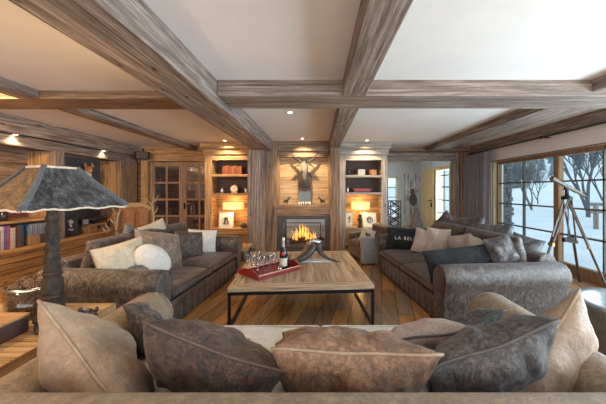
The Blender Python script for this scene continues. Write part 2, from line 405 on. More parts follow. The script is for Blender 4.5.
# ------------------------------------------------------------------ bookcases beside the fireplace
def bookcase(lab, x0, x1, tone, ox0, ox1, sh):
    y0, y1 = 7.62, 8.28
    t = thing('alcove_bookcase', lab, 'bookcase', (0, 0, 0))
    m, mx = tone('z'), tone('x')
    B(x0, ox0, y0, y0+.06, .0, 2.5).build('stile', m, t, bevel=.004); B(ox1, x1, y0, y0+.06, .0, 2.5).build('stile', m, t, bevel=.004)
    B(x0, x0+.04, y0+.06, y1, 0, 2.5).build('side_panel', m, t); B(x1-.04, x1, y0+.06, y1, 0, 2.5).build('side_panel', m, t)
    B(ox0, ox1, y0, y0+.06, 2.26, 2.5).build('rail', mx, t)
    B(x0-.03, x1+.03, y0-.05, y0+.02, 2.40, 2.54).build('cornice', mx, t, bevel=.01)
    B(x0-.07, x1+.07, y0-.14, y0+.02, 2.54, 2.699).build('cornice', mx, t, bevel=.01)
    B(ox0, ox1, y1-.25, y1-.22, 1.38, 2.3).build('back_panel', flat('plum_back', (.10, .07, .06), .8), t)
    B(ox0-.0, ox1+.0, y1-.25, y1-.22, .5, 1.38).build('back_panel', honw('x'), t)
    B(ox0-.03, ox0, y0+.06, y1-.25, .5, 2.3).build('lining', tone('y'), t); B(ox1, ox1+.03, y0+.06, y1-.25, .5, 2.3).build('lining', tone('y'), t)
    for z, th in sh: B(ox0, ox1, y0-.01, y1-.25, z-th, z).build('shelf', mx, t, bevel=.004)
    B(ox0, ox1, y0, y0+.05, .1, sh[-1][0]-sh[-1][1]).build('cupboard_front', wood('cup_'+('g' if tone is greyw else 'h')+'_', *(GREY if tone is greyw else HON), 'x', plank=.18, across='z'), t)
    return t
PLG = ((.20, .17, .15), (.38, .33, .29), (.54, .48, .43))
def palew(a): return wood('pale_timber_', *PLG, a)
bookcase('honey timber bookcase in the alcove left of the fireplace', -2.88, -1.66, honw, -2.70, -1.74, [(1.90, .06), (1.42, .06), (.52, .05)])
# niche bottoms (py 229) are at z ~ .51
bookcase('pale timber bookcase in the alcove right of the fireplace', .54, 1.76, palew, .70, 1.62, [(1.88, .06), (1.44, .06), (.54, .05)])

# ------------------------------------------------------------------ fireplace
FP = thing('fireplace', 'open glass-fronted fireplace with timber mantel and lit wood-lined recess', 'fireplace', (0, 0, 0))
B(-1.0, .29, 7.70, 7.74, 1.12, 2.34).build('recess_back', wood('warm_planks_', (.44, .29, .16), (.56, .39, .23), (.66, .49, .31), 'x', plank=.14, across='z', knots=False, gap=.004), FP)
B(-1.0, -.97, 7.40, 7.70, 1.12, 2.34).build('recess_side', honw('z'), FP); B(.26, .29, 7.40, 7.70, 1.12, 2.34).build('recess_side', honw('z'), FP)
B(-1.0, .29, 7.38, 7.74, 2.46, 2.70).build('upper_lintel', brnw('x'), FP, bevel=.008)
B(-1.0, .29, 7.46, 7.74, 2.32, 2.46).build('lower_lintel', brnw('x'), FP, bevel=.008)
B(-1.06, .30, 7.26, 7.74, .87, 1.12).build('mantel', brnw('x'), FP, bevel=.015)
f = MB(); f.box(-1.0, -.86, 7.36, 7.44, .0, .87); f.box(.17, .29, 7.36, 7.44, 0, .87); f.box(-.86, .17, 7.36, 7.44, .78, .87); f.box(-.86, .17, 7.36, 7.44, 0, .12)
f.build('surround', flat('dark_steel', (.09, .085, .085), .35, .7), FP, bevel=.004)
f = MB(); f.box(-1.0, -.9, 7.44, 8.62, 0, .87); f.box(.2, .29, 7.44, 8.62, 0, .87); f.box(-1, .29, 7.44, 8.62, .84, .87); f.box(-1, .29, 7.44, 8.62, 0, .1)
f.build('firebox', flat('firebox_steel', (.10, .095, .09), .45, .3), FP)
f = MB(); f.box(-.80, -.78, 7.39, 7.42, .14, .70); f.box(.05, .07, 7.39, 7.42, .14, .70); f.box(-.80, .07, 7.39, 7.42, .68, .70)
f.build('door_rail', BLACK, FP)
B(-.86, .17, 7.415, 7.42, .12, .78).build('pane', glassy('fire_glass', (.9, .9, .9), .10), FP)
FM = bpy.data.materials.new('flame'); FM.use_nodes = True; nt = FM.node_tree; b = nt.nodes['Principled BSDF']
v = coords(nt, (6, 6, 3)); n = nz(nt, v, 2, 4)
nt.links.new(ramp(nt, n, [(.35, (1, .22, .02)), (.65, (1, .62, .14))]), b.inputs['Emission Color']); b.inputs['Emission Strength'].default_value = 1.5; b.inputs['Base Color'].default_value = (.8, .3, .05, 1)
for k in range(11):
    x = -.62+.055*k+random.uniform(-.02, .02); h = (.16+.26*math.exp(-((x+.40)/.17)**2)+random.uniform(0, .05)); y = 7.72+random.uniform(-.1, .1)
    lean = random.uniform(-.05, .05)
    MB().tube([(x, y, .22), (x+lean*.4, y, .22+h*.3), (x-lean*.3, y, .22+h*.65), (x+lean, y, .22+h)], [.02, .05, .028, .002], 7, flat=.55).build('flame', FM, FP, smooth=True)
lg = flat('charred_log', (.10, .07, .05), .9)
for k, (a, b2) in enumerate((((-.72, 7.66, .17), (-.1, 7.76, .20)), ((-.66, 7.88, .17), (.02, 7.70, .19)), ((-.5, 7.62, .25), (-.2, 7.95, .27)), ((-.2, 7.64, .17), (.1, 7.9, .22)))):
    MB().tube([a, b2], .05, 9).build('log', lg, FP, smooth=True)
point('fire_light', (-.35, 7.7, .5), 6, (1, .45, .12), .12)

# ------------------------------------------------------------------ recessed ceiling spots
def downlight(loc, where, p, ang=100, rot=(0, 0, 0)):
    t = thing('recessed_spotlight', 'small warm recessed spotlight ' + where, 'spotlight', loc, group='recessed ceiling spotlights')
    MB().lathe([(.05, -.008), (.05, 0), (.036, 0), (.036, -.008)], 18, cap=False).build('trim_ring', flat('brushed_ring', (.6, .58, .55), .3, .8), t, smooth=True)
    MB().lathe([(.0, -.003), (.034, -.003), (.034, 0)], 18, cap=False).build('bulb', flat('warm_bulb', (1, .9, .7), .4, 0, (1, .86, .6), 14), t)
    spot('spotlight_beam', (loc[0], loc[1], loc[2]-.02), p, ang=ang, rot=rot)
downlight((-.43, 4.62, CE-.001), 'in the ceiling above the coffee table', 40)
downlight((-.36, 6.95, CE-.001), 'in the ceiling before the deer head', 100, 100, (R(28), 0, 0))
downlight((-2.25, 7.25, CE-.001), 'in the ceiling before the left alcove bookcase', 55, 120, (R(14), 0, 0))
downlight((1.18, 7.22, CE-.001), 'in the ceiling before the right alcove bookcase', 55, 120, (R(14), 0, 0))
downlight((-4.995, 4.95, 2.419), 'under the left wall beam above the books', 13, 130)
downlight((-4.995, 7.0, 2.419), 'under the left wall beam above the fox', 13, 130)
point('unseen_next_room_light', (-1.9, 10.9, 2.2), 60, (1, .92, .82), .1)  # unseen point light without a fixture, lifts the next room
point('unseen_hall_light', (-3.5, 8.95, 2.4), 14, (1, .8, .6), .1)  # unseen point light behind the glazed doors, lifts the dim hallway
# added warm fill spots without fixtures, unseen, brightening the left half of the room
spot('warm_fill_left_rear', (-3.3, 1.0, 2.65), 170, (1, .66, .34), 150, r=.15)
spot('warm_fill_left', (-3.9, 2.8, 2.55), 210, (1, .66, .36), 140, (R(42), 0, 0), r=.15)

# ------------------------------------------------------------------ curtain, rod
t = thing('curtain', 'long grey pleated curtain hanging at the left end of the window wall', 'curtain', (4.12, 7.8, 0))
def cf(u, v):
    ph = u*2*PI*7
    a = .085*(.55+.45*(1-v)); return Vector((a*math.sin(ph)+.012*math.sin(ph*2.3+3*v), -.55+1.10*u+.03*math.sin(ph*2)*v, .02+2.42*v))
MB().grid(150, 14, cf).build('fabric', flat('curtain_cloth', (.25, .235, .25), .85, sheen=.2), t, smooth=True)
MB().tube([(0, -.56, 2.44), (0, .56, 2.44)], .012, 6).build('heading_tape', flat('tape_grey', (.25, .24, .26), .8), t)
t = thing('curtain_rod', 'slim black curtain rod running below the right wall beam', 'curtain rod', (4.12, 0, 2.47))
MB().tube([(0, -1.5, 0), (0, 8.3, 0)], .014, 8).build('pole', BLACK, t, smooth=True)
for y in (.5, 5.55): MB().tube([(0, y, 0), (.17, y, .0)], .012).ell((0, y, 0), .028).build('bracket', BLACK, t)

# ------------------------------------------------------------------ sofas
def arm_profile(wd_, h, r):
    # u outward, v up ; panel from u=0..wd_, roll circle r
    p = [(.0, .10), (0, h-2*r+.02)]
    for k in range(13):
        a = R(200-k*(240/12)); p.append((wd_/2+.02+r*math.cos(a), h-r+r*math.sin(a)))
    p.append((wd_, h-2*r)); p.append((wd_, .10)); return p
def puff(x0, x1, y0, y1, z0, z1, n=18, e=5, puffy=.03, seed=0):
    def side(sg):
        def fn(u, v):
            a, b = 2*u-1, 2*v-1
            ed = (1-abs(a)**e)*(1-abs(b)**e); ed = max(ed, 0)**.4
            zc = (z0+z1)/2; hz = (z1-z0)/2
            z = zc+sg*hz*(.35+.65*ed) + (sg > 0)*puffy*(1-a*a)*(1-b*b)
            z += .008*noise.noise(Vector((a*3+seed, b*3, sg)))
            ox = x0+(x1-x0)*u; oy = y0+(y1-y0)*v
            return Vector((ox, oy, z))
        return fn
    m = MB().grid(n, n, side(1)).grid(n, n, side(-1))
    o = 0; N = n+1; base = N*N
    ring = [i*N for i in range(N)]+[n*N+j for j in range(1, N)]+[i*N+n for i in range(n-1, -1, -1)]+[j for j in range(n-1, 0, -1)]
    for k in range(len(ring)):
        a, b = ring[k], ring[(k+1) % len(ring)]; m.f.append((a, b, b+base, a+base))
    return m
def pip_ring(x0, x1, y0, y1, z, r=.007):
    c = .02; pts = [(x0, y0+c, z), (x0, y1-c, z), (x0+c, y1, z), (x1-c, y1, z), (x1, y1-c, z), (x1, y0+c, z), (x1-c, y0, z), (x0+c, y0, z), (x0, y0+c, z)]
    return MB().tube(pts, r, 6, cap=False)
def sofa(lab, loc, rz, L, D, mat, cmat, seath=.45, armh=.68, backh=.75, ar=.15, aw=.22, backcush=0, bcm=None, backt=.24, pipm=None):
    t = thing('sofa', lab, 'sofa', loc, rz)
    hl, hd = L/2, D/2
    # base with a valance of shallow folds (front)
    def valance(u, v):
        ph = u*PI*26; x = -hl+aw*.5+(L-aw)*u; return Vector((x, hd-.03+.008*math.sin(ph)*(1-v), .02+(.27)*v))
    MB().box(-hl+aw*.6, hl-aw*.6, -hd+.06, hd-.05, .04, .28).build('base', mat, t, bevel=.02)
    MB().grid(90, 3, valance).build('valance', mat, t, smooth=True, solid=.015)
    for s in (-1, 1):
        pr = arm_profile(aw, armh, ar); n = 9; m = MB()
        fn = lambda u, v, d: Vector((s*(hl-aw+u), d, v))
        N = len(pr); ds = [-hd+.03, -hd+.05]+[-hd+.05+(D-.08)*k/n for k in range(1, n)]+[hd-.03, hd]
        cu, cv = aw/2, armh/2
        for i, d in enumerate(ds):
            sc = 1 if 0 < i < len(ds)-1 else .93
            for (u, v) in pr:
                wob = .006*noise.noise(Vector((u*6+s, d*4, v*6)))
                m.v.append(fn(cu+(u-cu)*sc+wob, cv+(v-cv)*sc if v > .2 else v, d))
        for i in range(len(ds)-1):
            for j in range(N): m.f.append((i*N+j, i*N+(j+1) % N, (i+1)*N+(j+1) % N, (i+1)*N+j))
        m.f.append(tuple(range(N))); m.f.append(tuple((len(ds)-1)*N+j for j in range(N)))
        m.build('arm', mat, t, smooth=True, bevel=.012)
        MB().tube([fn(cu+(u-cu)*.97, cv+(v-cv)*.97, hd-.008) for u, v in pr[1:-1]], .008, 6).build('piping', pipm or mat, t, smooth=True)
    # back: rounded slab
    pb = [(-hd, .06), (-hd, backh-.10), (-hd+.03, backh-.03), (-hd+.09, backh), (-hd+backt-.08, backh), (-hd+backt-.02, backh-.03), (-hd+backt, backh-.1), (-hd+backt, .2)]
    MB().prism(pb, -hl+aw*.8, hl-aw*.8, lambda u, v, d: Vector((d, u, v))).build('back', mat, t, bevel=.02, seg=3)
    w2 = (L-2*aw)/2
    for s in (0, 1):
        x0 = -hl+aw+w2*s+.006; x1 = x0+w2-.012
        puff(x0, x1, -hd+backt, hd-.01, seath-.17, seath-.01, 18, 6, .015, s*7).build('seat_cushion', cmat, t, smooth=True)
        pip_ring(x0+.004, x1-.004, -hd+backt+.01, hd-.016, seath-.045).build('piping', pipm or cmat, t, smooth=True)
    if backcush:
        wb = (L-2*aw)/backcush
        for k in range(backcush):
            x0 = -hl+aw+wb*k+.01; o = puff(-wb/2+.01, wb/2-.01, -.26, .26, -.10, .10, 16, 3.2, .04, k*3)
            o.build('back_cushion', bcm or cmat, t, smooth=True, loc=(x0+wb/2, -hd+backt+.13, seath+.23), rot=(R(76), 0, 0))
    return t
BEI = velvet('beige_velvet', (.20, .145, .095), (.36, .27, .185), 4.5, .6, .35)
BEI_LIT = velvet('window_lit_silver_velvet', (.60, .575, .54), (.84, .82, .79), 4.5, .5, .5)  # silvery seat cloth lightened further: window light put into its colour
CHOC = velvet('taupe_velvet', (.026, .018, .015), (.12, .092, .077), 5, .45, .6, (.9, .9, 1))
MUSH = velvet('mushroom_velvet', (.026, .017, .014), (.11, .083, .072), 5, .45, .6, (.9, .92, 1))
PIPD = flat('dark_piping', (.06, .045, .04), .6)
sofa('beige velvet sofa in the foreground, seen over its back', (0.02, 1.64, 0), 0, 3.0, 1.58, BEI, BEI_LIT, armh=.68, backh=.77, ar=.17, aw=.32, backt=.30)
sofa('dark taupe velvet sofa on the left of the coffee table', (-2.17, 4.28, 0), R(-94), 2.5, 1.36, CHOC, CHOC, backcush=2, bcm=CHOC, pipm=PIPD)
sofa('grey brown velvet sofa on the right beneath the windows', (1.96, 4.52, 0), R(95.6), 2.5, 1.5, MUSH, MUSH, backcush=2, bcm=CHOC, pipm=PIPD)

# ------------------------------------------------------------------ pillows
def pillow(lab, loc, rot, w_, h_, t_, mat, pip=None, n=26, wr=.018, seed=1, group=None, pinch=.07, asym=.0, corner=.45, round_=False, name='throw_pillow', slack=0):
    t = thing(name, lab, 'cushion', loc, group=group); t.rotation_euler = rot
    def shape(a, b):
        if round_:
            # map square to disc-like outline
            x = a*math.sqrt(1-b*b/2)*w_/2; y = b*math.sqrt(1-a*a/2)*h_/2
        else:
            x = a*w_/2*(1-pinch*(1-b*b)); y = b*h_/2*(1-pinch*(1-a*a))
        y -= slack*(a*a)*.0
        return x, y
    def off(a, b): return .03*noise.noise(Vector((a*.9+seed, b*.9, seed*2.3)))
    def side(sg):
        def fn(u, v):
            a = math.sin((2*u-1)*PI/2); b = math.sin((2*v-1)*PI/2)
            x, y = shape(a, b)
            k = max((1-a*a)*(1-b*b), 0); th = k**corner
            d = t_/2*th*(1+asym*sg)
            # creases running in from the seams, plus soft slump folds
            edge = max(abs(a), abs(b)); ang = math.atan2(b, a)
            cr = noise.noise(Vector((ang*4.5+seed*3, edge*1.2, sg*4.0+seed)))
            cr2 = noise.ridged_multi_fractal(Vector((x*3.2+seed, y*7+sg, seed*1.7)), 1, 2, 3, 1, 2)-1.1
            d += wr*(cr*.55*edge - cr2*.45)*min(1, k*5)**.6
            fo_ = noise.noise(Vector((x*11+y*3+seed, y*2.2-x*1.0, sg*5+seed)))+.5*noise.noise(Vector((x*23+seed, y*5, sg*5)))
            d += wr*.85*fo_*min(1, k*4)**.5
            d += t_*.10*noise.noise(Vector((a*1.6+seed, b*1.6, sg*3)))*min(1, k*3)
            return Vector((x, -sg*d+off(a, b), y))
        return fn
    m = MB().grid(n, n, side(1)).grid(n, n, side(-1))
    o = m.build('cover', mat, t, smooth=True)
    me = o.data; import bmesh; bm = bmesh.new(); bm.from_mesh(me); bmesh.ops.remove_doubles(bm, verts=bm.verts, dist=.0008); bmesh.ops.recalc_face_normals(bm, faces=bm.faces); bm.to_mesh(me); bm.free()
    if pip:
        pts = []
        K = 14
        for k in range(K): a = -1+2*k/K; pts.append((a, -1))
        for k in range(K): a = -1+2*k/K; pts.append((1, a))
        for k in range(K): a = 1-2*k/K; pts.append((a, 1))
        for k in range(K): a = 1-2*k/K; pts.append((-1, a))
        pts.append(pts[0]); P = []
        for a, b in pts:
            x, y = shape(a, b); P.append((x, off(a, b), y))
        MB().tube(P, .0075, 6, cap=False).build('piping', pip, t, smooth=True)
    return t
TAN = velvet('tan_velvet', (.25, .17, .11), (.44, .33, .24), 4, .5, .5)
TAN2 = velvet('light_tan_velvet', (.27, .185, .125), (.42, .31, .225), 4, .5, .5)
CAR = velvet('caramel_velvet', (.15, .08, .042), (.32, .19, .115), 4, .5, .45)
PINKT = velvet('rosy_taupe_velvet', (.32, .24, .20), (.52, .42, .37), 5, .5, .4)
DBR = velvet('dark_brown_velvet', (.017, .008, .005), (.095, .050, .032), 6, .4, .5)
GRD = velvet('charcoal_brown_velvet', (.019, .015, .014), (.105, .086, .08), 5, .4, .7, (.85, .9, 1))
PT = flat('tan_piping', (.33, .24, .165), .7); PD = flat('brown_piping', (.10, .06, .045), .6); PG = flat('grey_piping', (.09, .08, .075), .6)
lean = R(-52)
# foreground sofa
pillow('big tan piped cushion at the left end of the foreground sofa', (-1.09, 1.50, .585), (R(36), R(36), R(-18)), .70, .62, .34, TAN2, PT, n=50, seed=3, wr=.026)
pillow('dark chocolate velvet cushion with piping, second big one on the foreground sofa', (-.52, 1.49, .62), (R(42), R(20), R(0)), .66, .56, .32, DBR, PD, n=50, seed=11, wr=.028)
pillow('wide caramel cushion with front piping in the middle of the foreground sofa', (.165, 1.49, .61), (R(44), R(1), R(0)), .74, .54, .32, CAR, PT, n=50, seed=22, wr=.026)
pillow('large charcoal velvet cushion tilted against the tan one on the foreground sofa', (.84, 1.52, .61), (R(42), R(-20), R(4)), .64, .56, .32, GRD, PG, n=50, seed=31, wr=.03)
pillow('big pointed light tan cushion at the right end of the foreground sofa', (1.23, 1.66, .49), (R(26), R(-42), R(12)), .76, .76, .32, TAN2, PT, n=50, seed=44, wr=.024)
pillow('small dark crumpled cushion by the left arm of the foreground sofa', (-1.12, 1.98, .56), (R(40), R(28), R(-10)), .38, .36, .18, GRD, None, n=30, seed=52, wr=.03)
pillow('flat tan cushion lying behind the dark chocolate one', (-.74, 1.92, .54), (R(74), R(4), 0), .54, .36, .15, TAN, PT, n=30, seed=61)
pillow('thin brown cushion lying flat behind the wide caramel one', (.04, 1.88, .575), (R(76), R(-2), 0), .56, .34, .13, CAR, PD, n=30, seed=72, wr=.012)
pillow('rosy taupe cushion lying beside the charcoal one on the seat', (.65, 1.90, .57), (R(62), R(-12), 0), .50, .42, .18, PINKT, PG, n=30, seed=83)
pillow('small grey cushion behind the charcoal one near the right arm', (1.03, 2.02, .56), (R(48), R(-18), R(10)), .38, .36, .18, GRD, PG, n=30, seed=91, wr=.025)
# left sofa
WHI = velvet('white_velvet', (.52, .50, .48), (.70, .69, .67), 6, .7, .4)
CREAM = velvet('cream_velvet', (.42, .36, .27), (.62, .55, .44), 5, .6, .4)
SLATE = velvet('slate_velvet', (.05, .055, .06), (.15, .16, .17), 6, .5, .7, (.85, .95, 1))
FUR = velvet('fur_brown', (.09, .06, .045), (.34, .27, .23), 3.4, .7, .7)
NAVY = velvet('navy_cloth', (.006, .0065, .009), (.014, .015, .019), 5, .85, .1)
PLUM = velvet('plum_velvet', (.045, .032, .035), (.13, .10, .10), 6, .5, .6)
PINK = velvet('pink_cream_velvet', (.42, .33, .28), (.60, .50, .43), 6, .6, .4)
E2 = [('leftmost cream cushion with two pointed corners on the left sofa', (-2.22, 3.42, .66), (R(-14), R(-8), R(62)), .56, .50, .22, CREAM, PT, 5),
      ('slate grey velvet cushion behind the white oval one on the left sofa', (-2.44, 4.02, .74), (R(-18), R(30), R(70)), .50, .50, .20, SLATE, None, 6),
      ('cream cushion peeking out behind the fur one on the left sofa', (-2.42, 4.48, .78), (R(-14), R(-12), R(75)), .50, .50, .18, CREAM, None, 7),
      ('large brown and grey fur cushion in the middle of the left sofa', (-2.12, 4.02, .68), (R(-26), R(14), R(62)), .66, .56, .26, FUR, None, 8),
      ('dark taupe cushion between fur and white cushions on the left sofa', (-2.04, 4.75, .63), (R(-20), R(8), R(48)), .46, .44, .18, CHOC, None, 9),
      ('white square cushion against the far arm of the left sofa', (-1.98, 5.12, .62), (R(-16), R(6), R(28)), .48, .42, .18, WHI, None, 10)]
for lab, loc, rot, w_, h_, t_, m, p, sd in E2:
    pillow(lab, loc, rot, w_, h_, t_, m, p, n=24, seed=sd)
pillow('white oval cushion on the near half of the left sofa', (-1.97, 3.58, .66), (R(-24), R(42), R(38)), .46, .34, .17, WHI, None, n=24, seed=15, round_=True)
pillow('small flat bluish cushion lying by the near arm of the left sofa', (-2.12, 3.38, .58), (R(-72), 0, R(30)), .40, .26, .10, SLATE, None, n=20, seed=16)
# right sofa
pl = pillow('long navy cushion with white lettering by the far arm of the right sofa', (1.60, 5.36, .62), (R(-14), R(2), R(-14)), .72, .40, .20, NAVY, None, n=24, seed=17, pinch=.03, wr=.006)
cu = bpy.data.curves.new('lettering', 'FONT'); cu.body = 'LA BELLE'; cu.size = .078; cu.align_x = 'CENTER'; cu.align_y = 'CENTER'; cu.extrude = .002; cu.space_character = 1.35
tmp = bpy.data.objects.new('lettering', cu); cu.materials.append(flat('white_ink', (.85, .85, .83), .7)); me_ = bpy.data.meshes.new_from_object(tmp); bpy.data.objects.remove(tmp); to = bpy.data.objects.new('lettering', me_); COL.objects.link(to); to.parent = pl; to.location = (-.02, -.112, .0); to.rotation_euler = (R(90), 0, 0)
E3 = [('quilted pink cream cushion beside the lettered one on the right sofa', (1.77, 5.0, .64), (R(-18), R(10), R(-30)), .36, .42, .16, PINK, None, 18),
      ('second quilted pink cream cushion, nearer the plum one', (1.93, 4.84, .66), (R(-16), R(4), R(-26)), .38, .46, .16, PINK, None, 19),
      ('dark pointed plum cushion behind the pink cream pair', (2.28, 5.35, .80), (R(-12), R(42), R(-60)), .50, .50, .16, PLUM, None, 20),
      ('large plum velvet cushion leaning on the back of the right sofa', (2.42, 4.85, .82), (R(-16), R(-8), R(-66)), .58, .52, .22, PLUM, None, 21),
      ('rosy taupe cushion in the middle of the right sofa', (2.15, 4.42, .65), (R(-30), R(-14), R(-50)), .50, .44, .20, PINKT, None, 23),
      ('cream cushion tucked behind the long navy one on the right sofa', (2.22, 4.10, .64), (R(-34), R(12), R(-45)), .44, .42, .18, CREAM, None, 24),
      ('dark grey cushion leaning on the near back of the right sofa', (2.50, 4.30, .78), (R(-18), R(-6), R(-72)), .58, .50, .22, SLATE, None, 25),
      ('small grey cushion at the window end of the right sofa', (2.66, 3.88, .74), (R(-20), R(12), R(-60)), .40, .36, .18, SLATE, None, 26)]
for lab, loc, rot, w_, h_, t_, m, p, sd in E3:
    pillow(lab, loc, rot, w_, h_, t_, m, p, n=24, seed=sd)
pillow('long plain navy cushion lying against the near arm of the right sofa', (1.76, 3.66, .61), (R(-20), R(-6), R(4)), .92, .40, .18, NAVY, None, n=26, seed=27, pinch=.05, wr=.008)
pillow('crumpled grey shiny cushion on the near arm end of the right sofa', (2.26, 3.66, .77), (R(-30), R(-10), R(0)), .38, .34, .20, velvet('silver_grey_satin', (.05, .048, .05), (.20, .195, .205), 6, .35, .6), None, n=30, seed=28, wr=.045)

# ------------------------------------------------------------------ coffee table
CT = thing('coffee_table', 'large square coffee table with timber top and black steel frame', 'coffee table', (-.235, 4.2, 0), R(3.8))
hw, hd = .80, .93
TOPW = wood('table_planks_', (.22, .15, .095), (.38, .28, .19), (.52, .42, .33), 'y', plank=.165, across='x', knots=False, gap=.006, rough=.45)
B(-hw+.14, hw-.14, -hd+.14, hd-.14, .405, .45).build('table_top', TOPW, CT)
TX = wood('table_border_', (.24, .165, .10), (.40, .30, .20), (.54, .43, .33), 'x', knots=False, rough=.45)
TY = wood('table_border_', (.24, .165, .10), (.40, .30, .20), (.54, .43, .33), 'y', knots=False, rough=.45)
B(-hw, hw, -hd, -hd+.138, .40, .451).build('border', TX, CT, bevel=.004); B(-hw, hw, hd-.138, hd, .40, .451).build('border', TX, CT, bevel=.004)
B(-hw, -hw+.138, -hd+.138, hd-.138, .40, .451).build('border', TY, CT, bevel=.004); B(hw-.138, hw, -hd+.138, hd-.138, .40, .451).build('border', TY, CT, bevel=.004)
f = MB(); f.box(-hw, hw, -hd, -hd+.03, .365, .40).box(-hw, hw, hd-.03, hd, .365, .40).box(-hw, -hw+.03, -hd, hd, .365, .40).box(hw-.03, hw, -hd, hd, .365, .40).build('apron', BLACK, CT)
for sx in (-1, 1):
    for sy in (-1, 1):
        a = sx*(hw-.016); c = sy*(hd-.016); B(a-.016, a+.016, c-.016, c+.016, 0, .365).build('leg', BLACK, CT)
    B(sx*(hw-.016)-.014, sx*(hw-.016)+.014, -hd+.03, hd-.03, 0.0, .028).build('floor_rail', BLACK, CT)
# tray
TZ = .451
TR = thing('serving_tray', 'red serving tray with cream rim on the coffee table', 'tray', (-.61, 3.86, TZ), R(48))
RED = flat('red_lacquer', (.22, .015, .02), .3); CRM = flat('cream_edge', (.62, .47, .28), .5)
B(-.33, .33, -.19, .19, 0, .012).build('tray_base', RED, TR)
B(-.33, .33, -.205, -.19, 0, .045).build('long_side', RED, TR); B(-.33, .33, .19, .205, 0, .045).build('long_side', RED, TR)
B(-.33, .33, -.206, -.189, .045, .052).build('rim', CRM, TR); B(-.33, .33, .189, .206, .045, .052).build('rim', CRM, TR)
for s in (-1, 1):
    pr = [(-.205, 0), (.205, 0), (.205, .05), (.12, .085), (.07, .10), (-.07, .10), (-.12, .085), (-.205, .05)]
    MB().prism(pr, s*.33, s*.345, lambda u, v, d: Vector((d, u, v))).build('end_handle', RED, TR, bevel=.003)
def flute():
    t = thing('champagne_glass', '', 'glass', (0, 0, 0), group='champagne glasses on the red tray')
    MB().lathe([(0, 0), (.032, 0), (.03, .004), (.006, .008), (.004, .02), (.004, .075), (.010, .085)], 14, cap=False).build('foot', CLEAR, t, smooth=True)
    MB().lathe([(.010, .085), (.022, .11), (.027, .15), (.026, .19), (.022, .215), (.0205, .215), (.0245, .19), (.0255, .15), (.02, .112), (.0, .092)], 14, cap=False).build('bowl', CLEAR, t, smooth=True)
    return t
Mt = Matrix.Translation((-.61, 3.86, TZ+.012)) @ Matrix.Rotation(R(48), 4, 'Z')
first = None; names = ['near left', 'near middle', 'near right', 'right']; k = 0
colw = ['leftmost', 'second', 'third', 'fourth']; roww = ['nearest', 'middle', 'farthest']
for j in range(3):
    for i in range(4):
        p = Mt @ Vector((-.27+.088*i, -.10+.115*j+.015*(i % 2), 0))
        lab = 'clear champagne glass on the red tray, %s from the left in the %s row' % (colw[i], roww[j])
        if first is None: first = flute(); first.location = p; first['label'] = lab; first.scale = (1.12, 1.12, 1.15)
        else: dup(first, p, 0, lab)
bt = thing('wine_bottle', 'dark champagne bottle with pale foil neck and red label on the tray', 'bottle', Mt @ Vector((.12, -.11, 0)), R(0)); bt.scale = (1.1, 1.1, 1.25)
MB().lathe([(0, 0), (.042, 0), (.044, .01), (.044, .17), (.036, .205), (.017, .245), (.015, .27)], 20, cap=False).build('bottle_body', flat('dark_green_glass', (.012, .018, .014), .1), bt, smooth=True)
MB().lathe([(.0175, .24), (.016, .30), (.018, .305), (.018, .33), (.013, .34), (0, .34)], 16, cap=False).build('foil_cap', flat('pale_foil', (.65, .55, .45), .35, .5), bt, smooth=True)
MB().lathe([(.0447, .05), (.0447, .13)], 20, cap=False).build('bottle_label', flat('cream_label', (.6, .55, .45), .6), bt, smooth=True)
MB().ell((-.0, -.040, .175), (.02, .008, .02)).build('seal', flat('red_seal', (.5, .03, .03), .4), bt, smooth=True)
t = thing('wine_bottle', 'second dark bottle standing just behind the foil-necked one', 'bottle', Mt @ Vector((.22, -.05, 0)))
MB().lathe([(0, 0), (.038, 0), (.04, .01), (.04, .14), (.03, .17), (.015, .20), (.014, .25), (0, .25)], 18, cap=False).build('bottle_body', flat('black_glass', (.01, .01, .015), .1), t, smooth=True)
t = thing('tumbler', 'short glass of pink drink beside the bottle on the tray', 'glass', Mt @ Vector((.02, -.155, 0)))
MB().lathe([(0, 0), (.026, 0), (.032, .09), (.030, .09), (.024, .006), (0, .006)], 14, cap=False).build('tumbler_glass', CLEAR, t, smooth=True)
MB().lathe([(0, .007), (.023, .007), (.027, .05), (0, .05)], 12, cap=False).build('drink', flat('pink_drink', (.5, .18, .12), .2), t, smooth=True)
# horn sculpture
HS = thing('horn_sculpture', 'polished dark horn sculpture with a pale base at the far end of the table', 'sculpture', (-.08, 4.44, TZ), 0); HS.scale = (1.12, 1.12, 1.1)
hm = flat('polished_horn', (.055, .045, .042), .22); hb = velvet('brown_horn', (.06, .035, .02), (.30, .20, .12), 8, .3, .1)
def arc(p0, p1, p2, n=12):
    p0, p1, p2 = map(Vector, (p0, p1, p2)); return [(p0*(1-t_)**2+p1*2*t_*(1-t_)+p2*t_*t_) for t_ in [i/n for i in range(n+1)]]
MB().tube(arc((-.30, -.05, .02), (-.12, -.03, .04), (-.04, 0, .24)), [.006+.040*(i/12) for i in range(13)], 12).build('horn', hb, HS, smooth=True)
MB().tube(arc((-.18, -.12, .045), (-.06, -.08, .06), (.03, -.03, .22)), [.035+.012*math.sin(i/12*PI) for i in range(13)], 12).build('horn', hm, HS, smooth=True)
MB().tube(arc((.08, 0, .24), (.06, -.08, .05), (.36, -.14, .02)), [.046-.040*(i/12) for i in range(13)], 12).build('horn', hm, HS, smooth=True)
MB().tube([(-.06, .02, .22), (.02, .02, .27), (.10, .01, .235)], [.03, .045, .04], 12).build('horn_joint', flat('chrome_band', (.6, .62, .66), .2, .9), HS, smooth=True)
B(-.16, .24, -.10, .05, 0, .02).build('plinth', flat('pale_stone', (.6, .6, .6), .5), HS, bevel=.008)

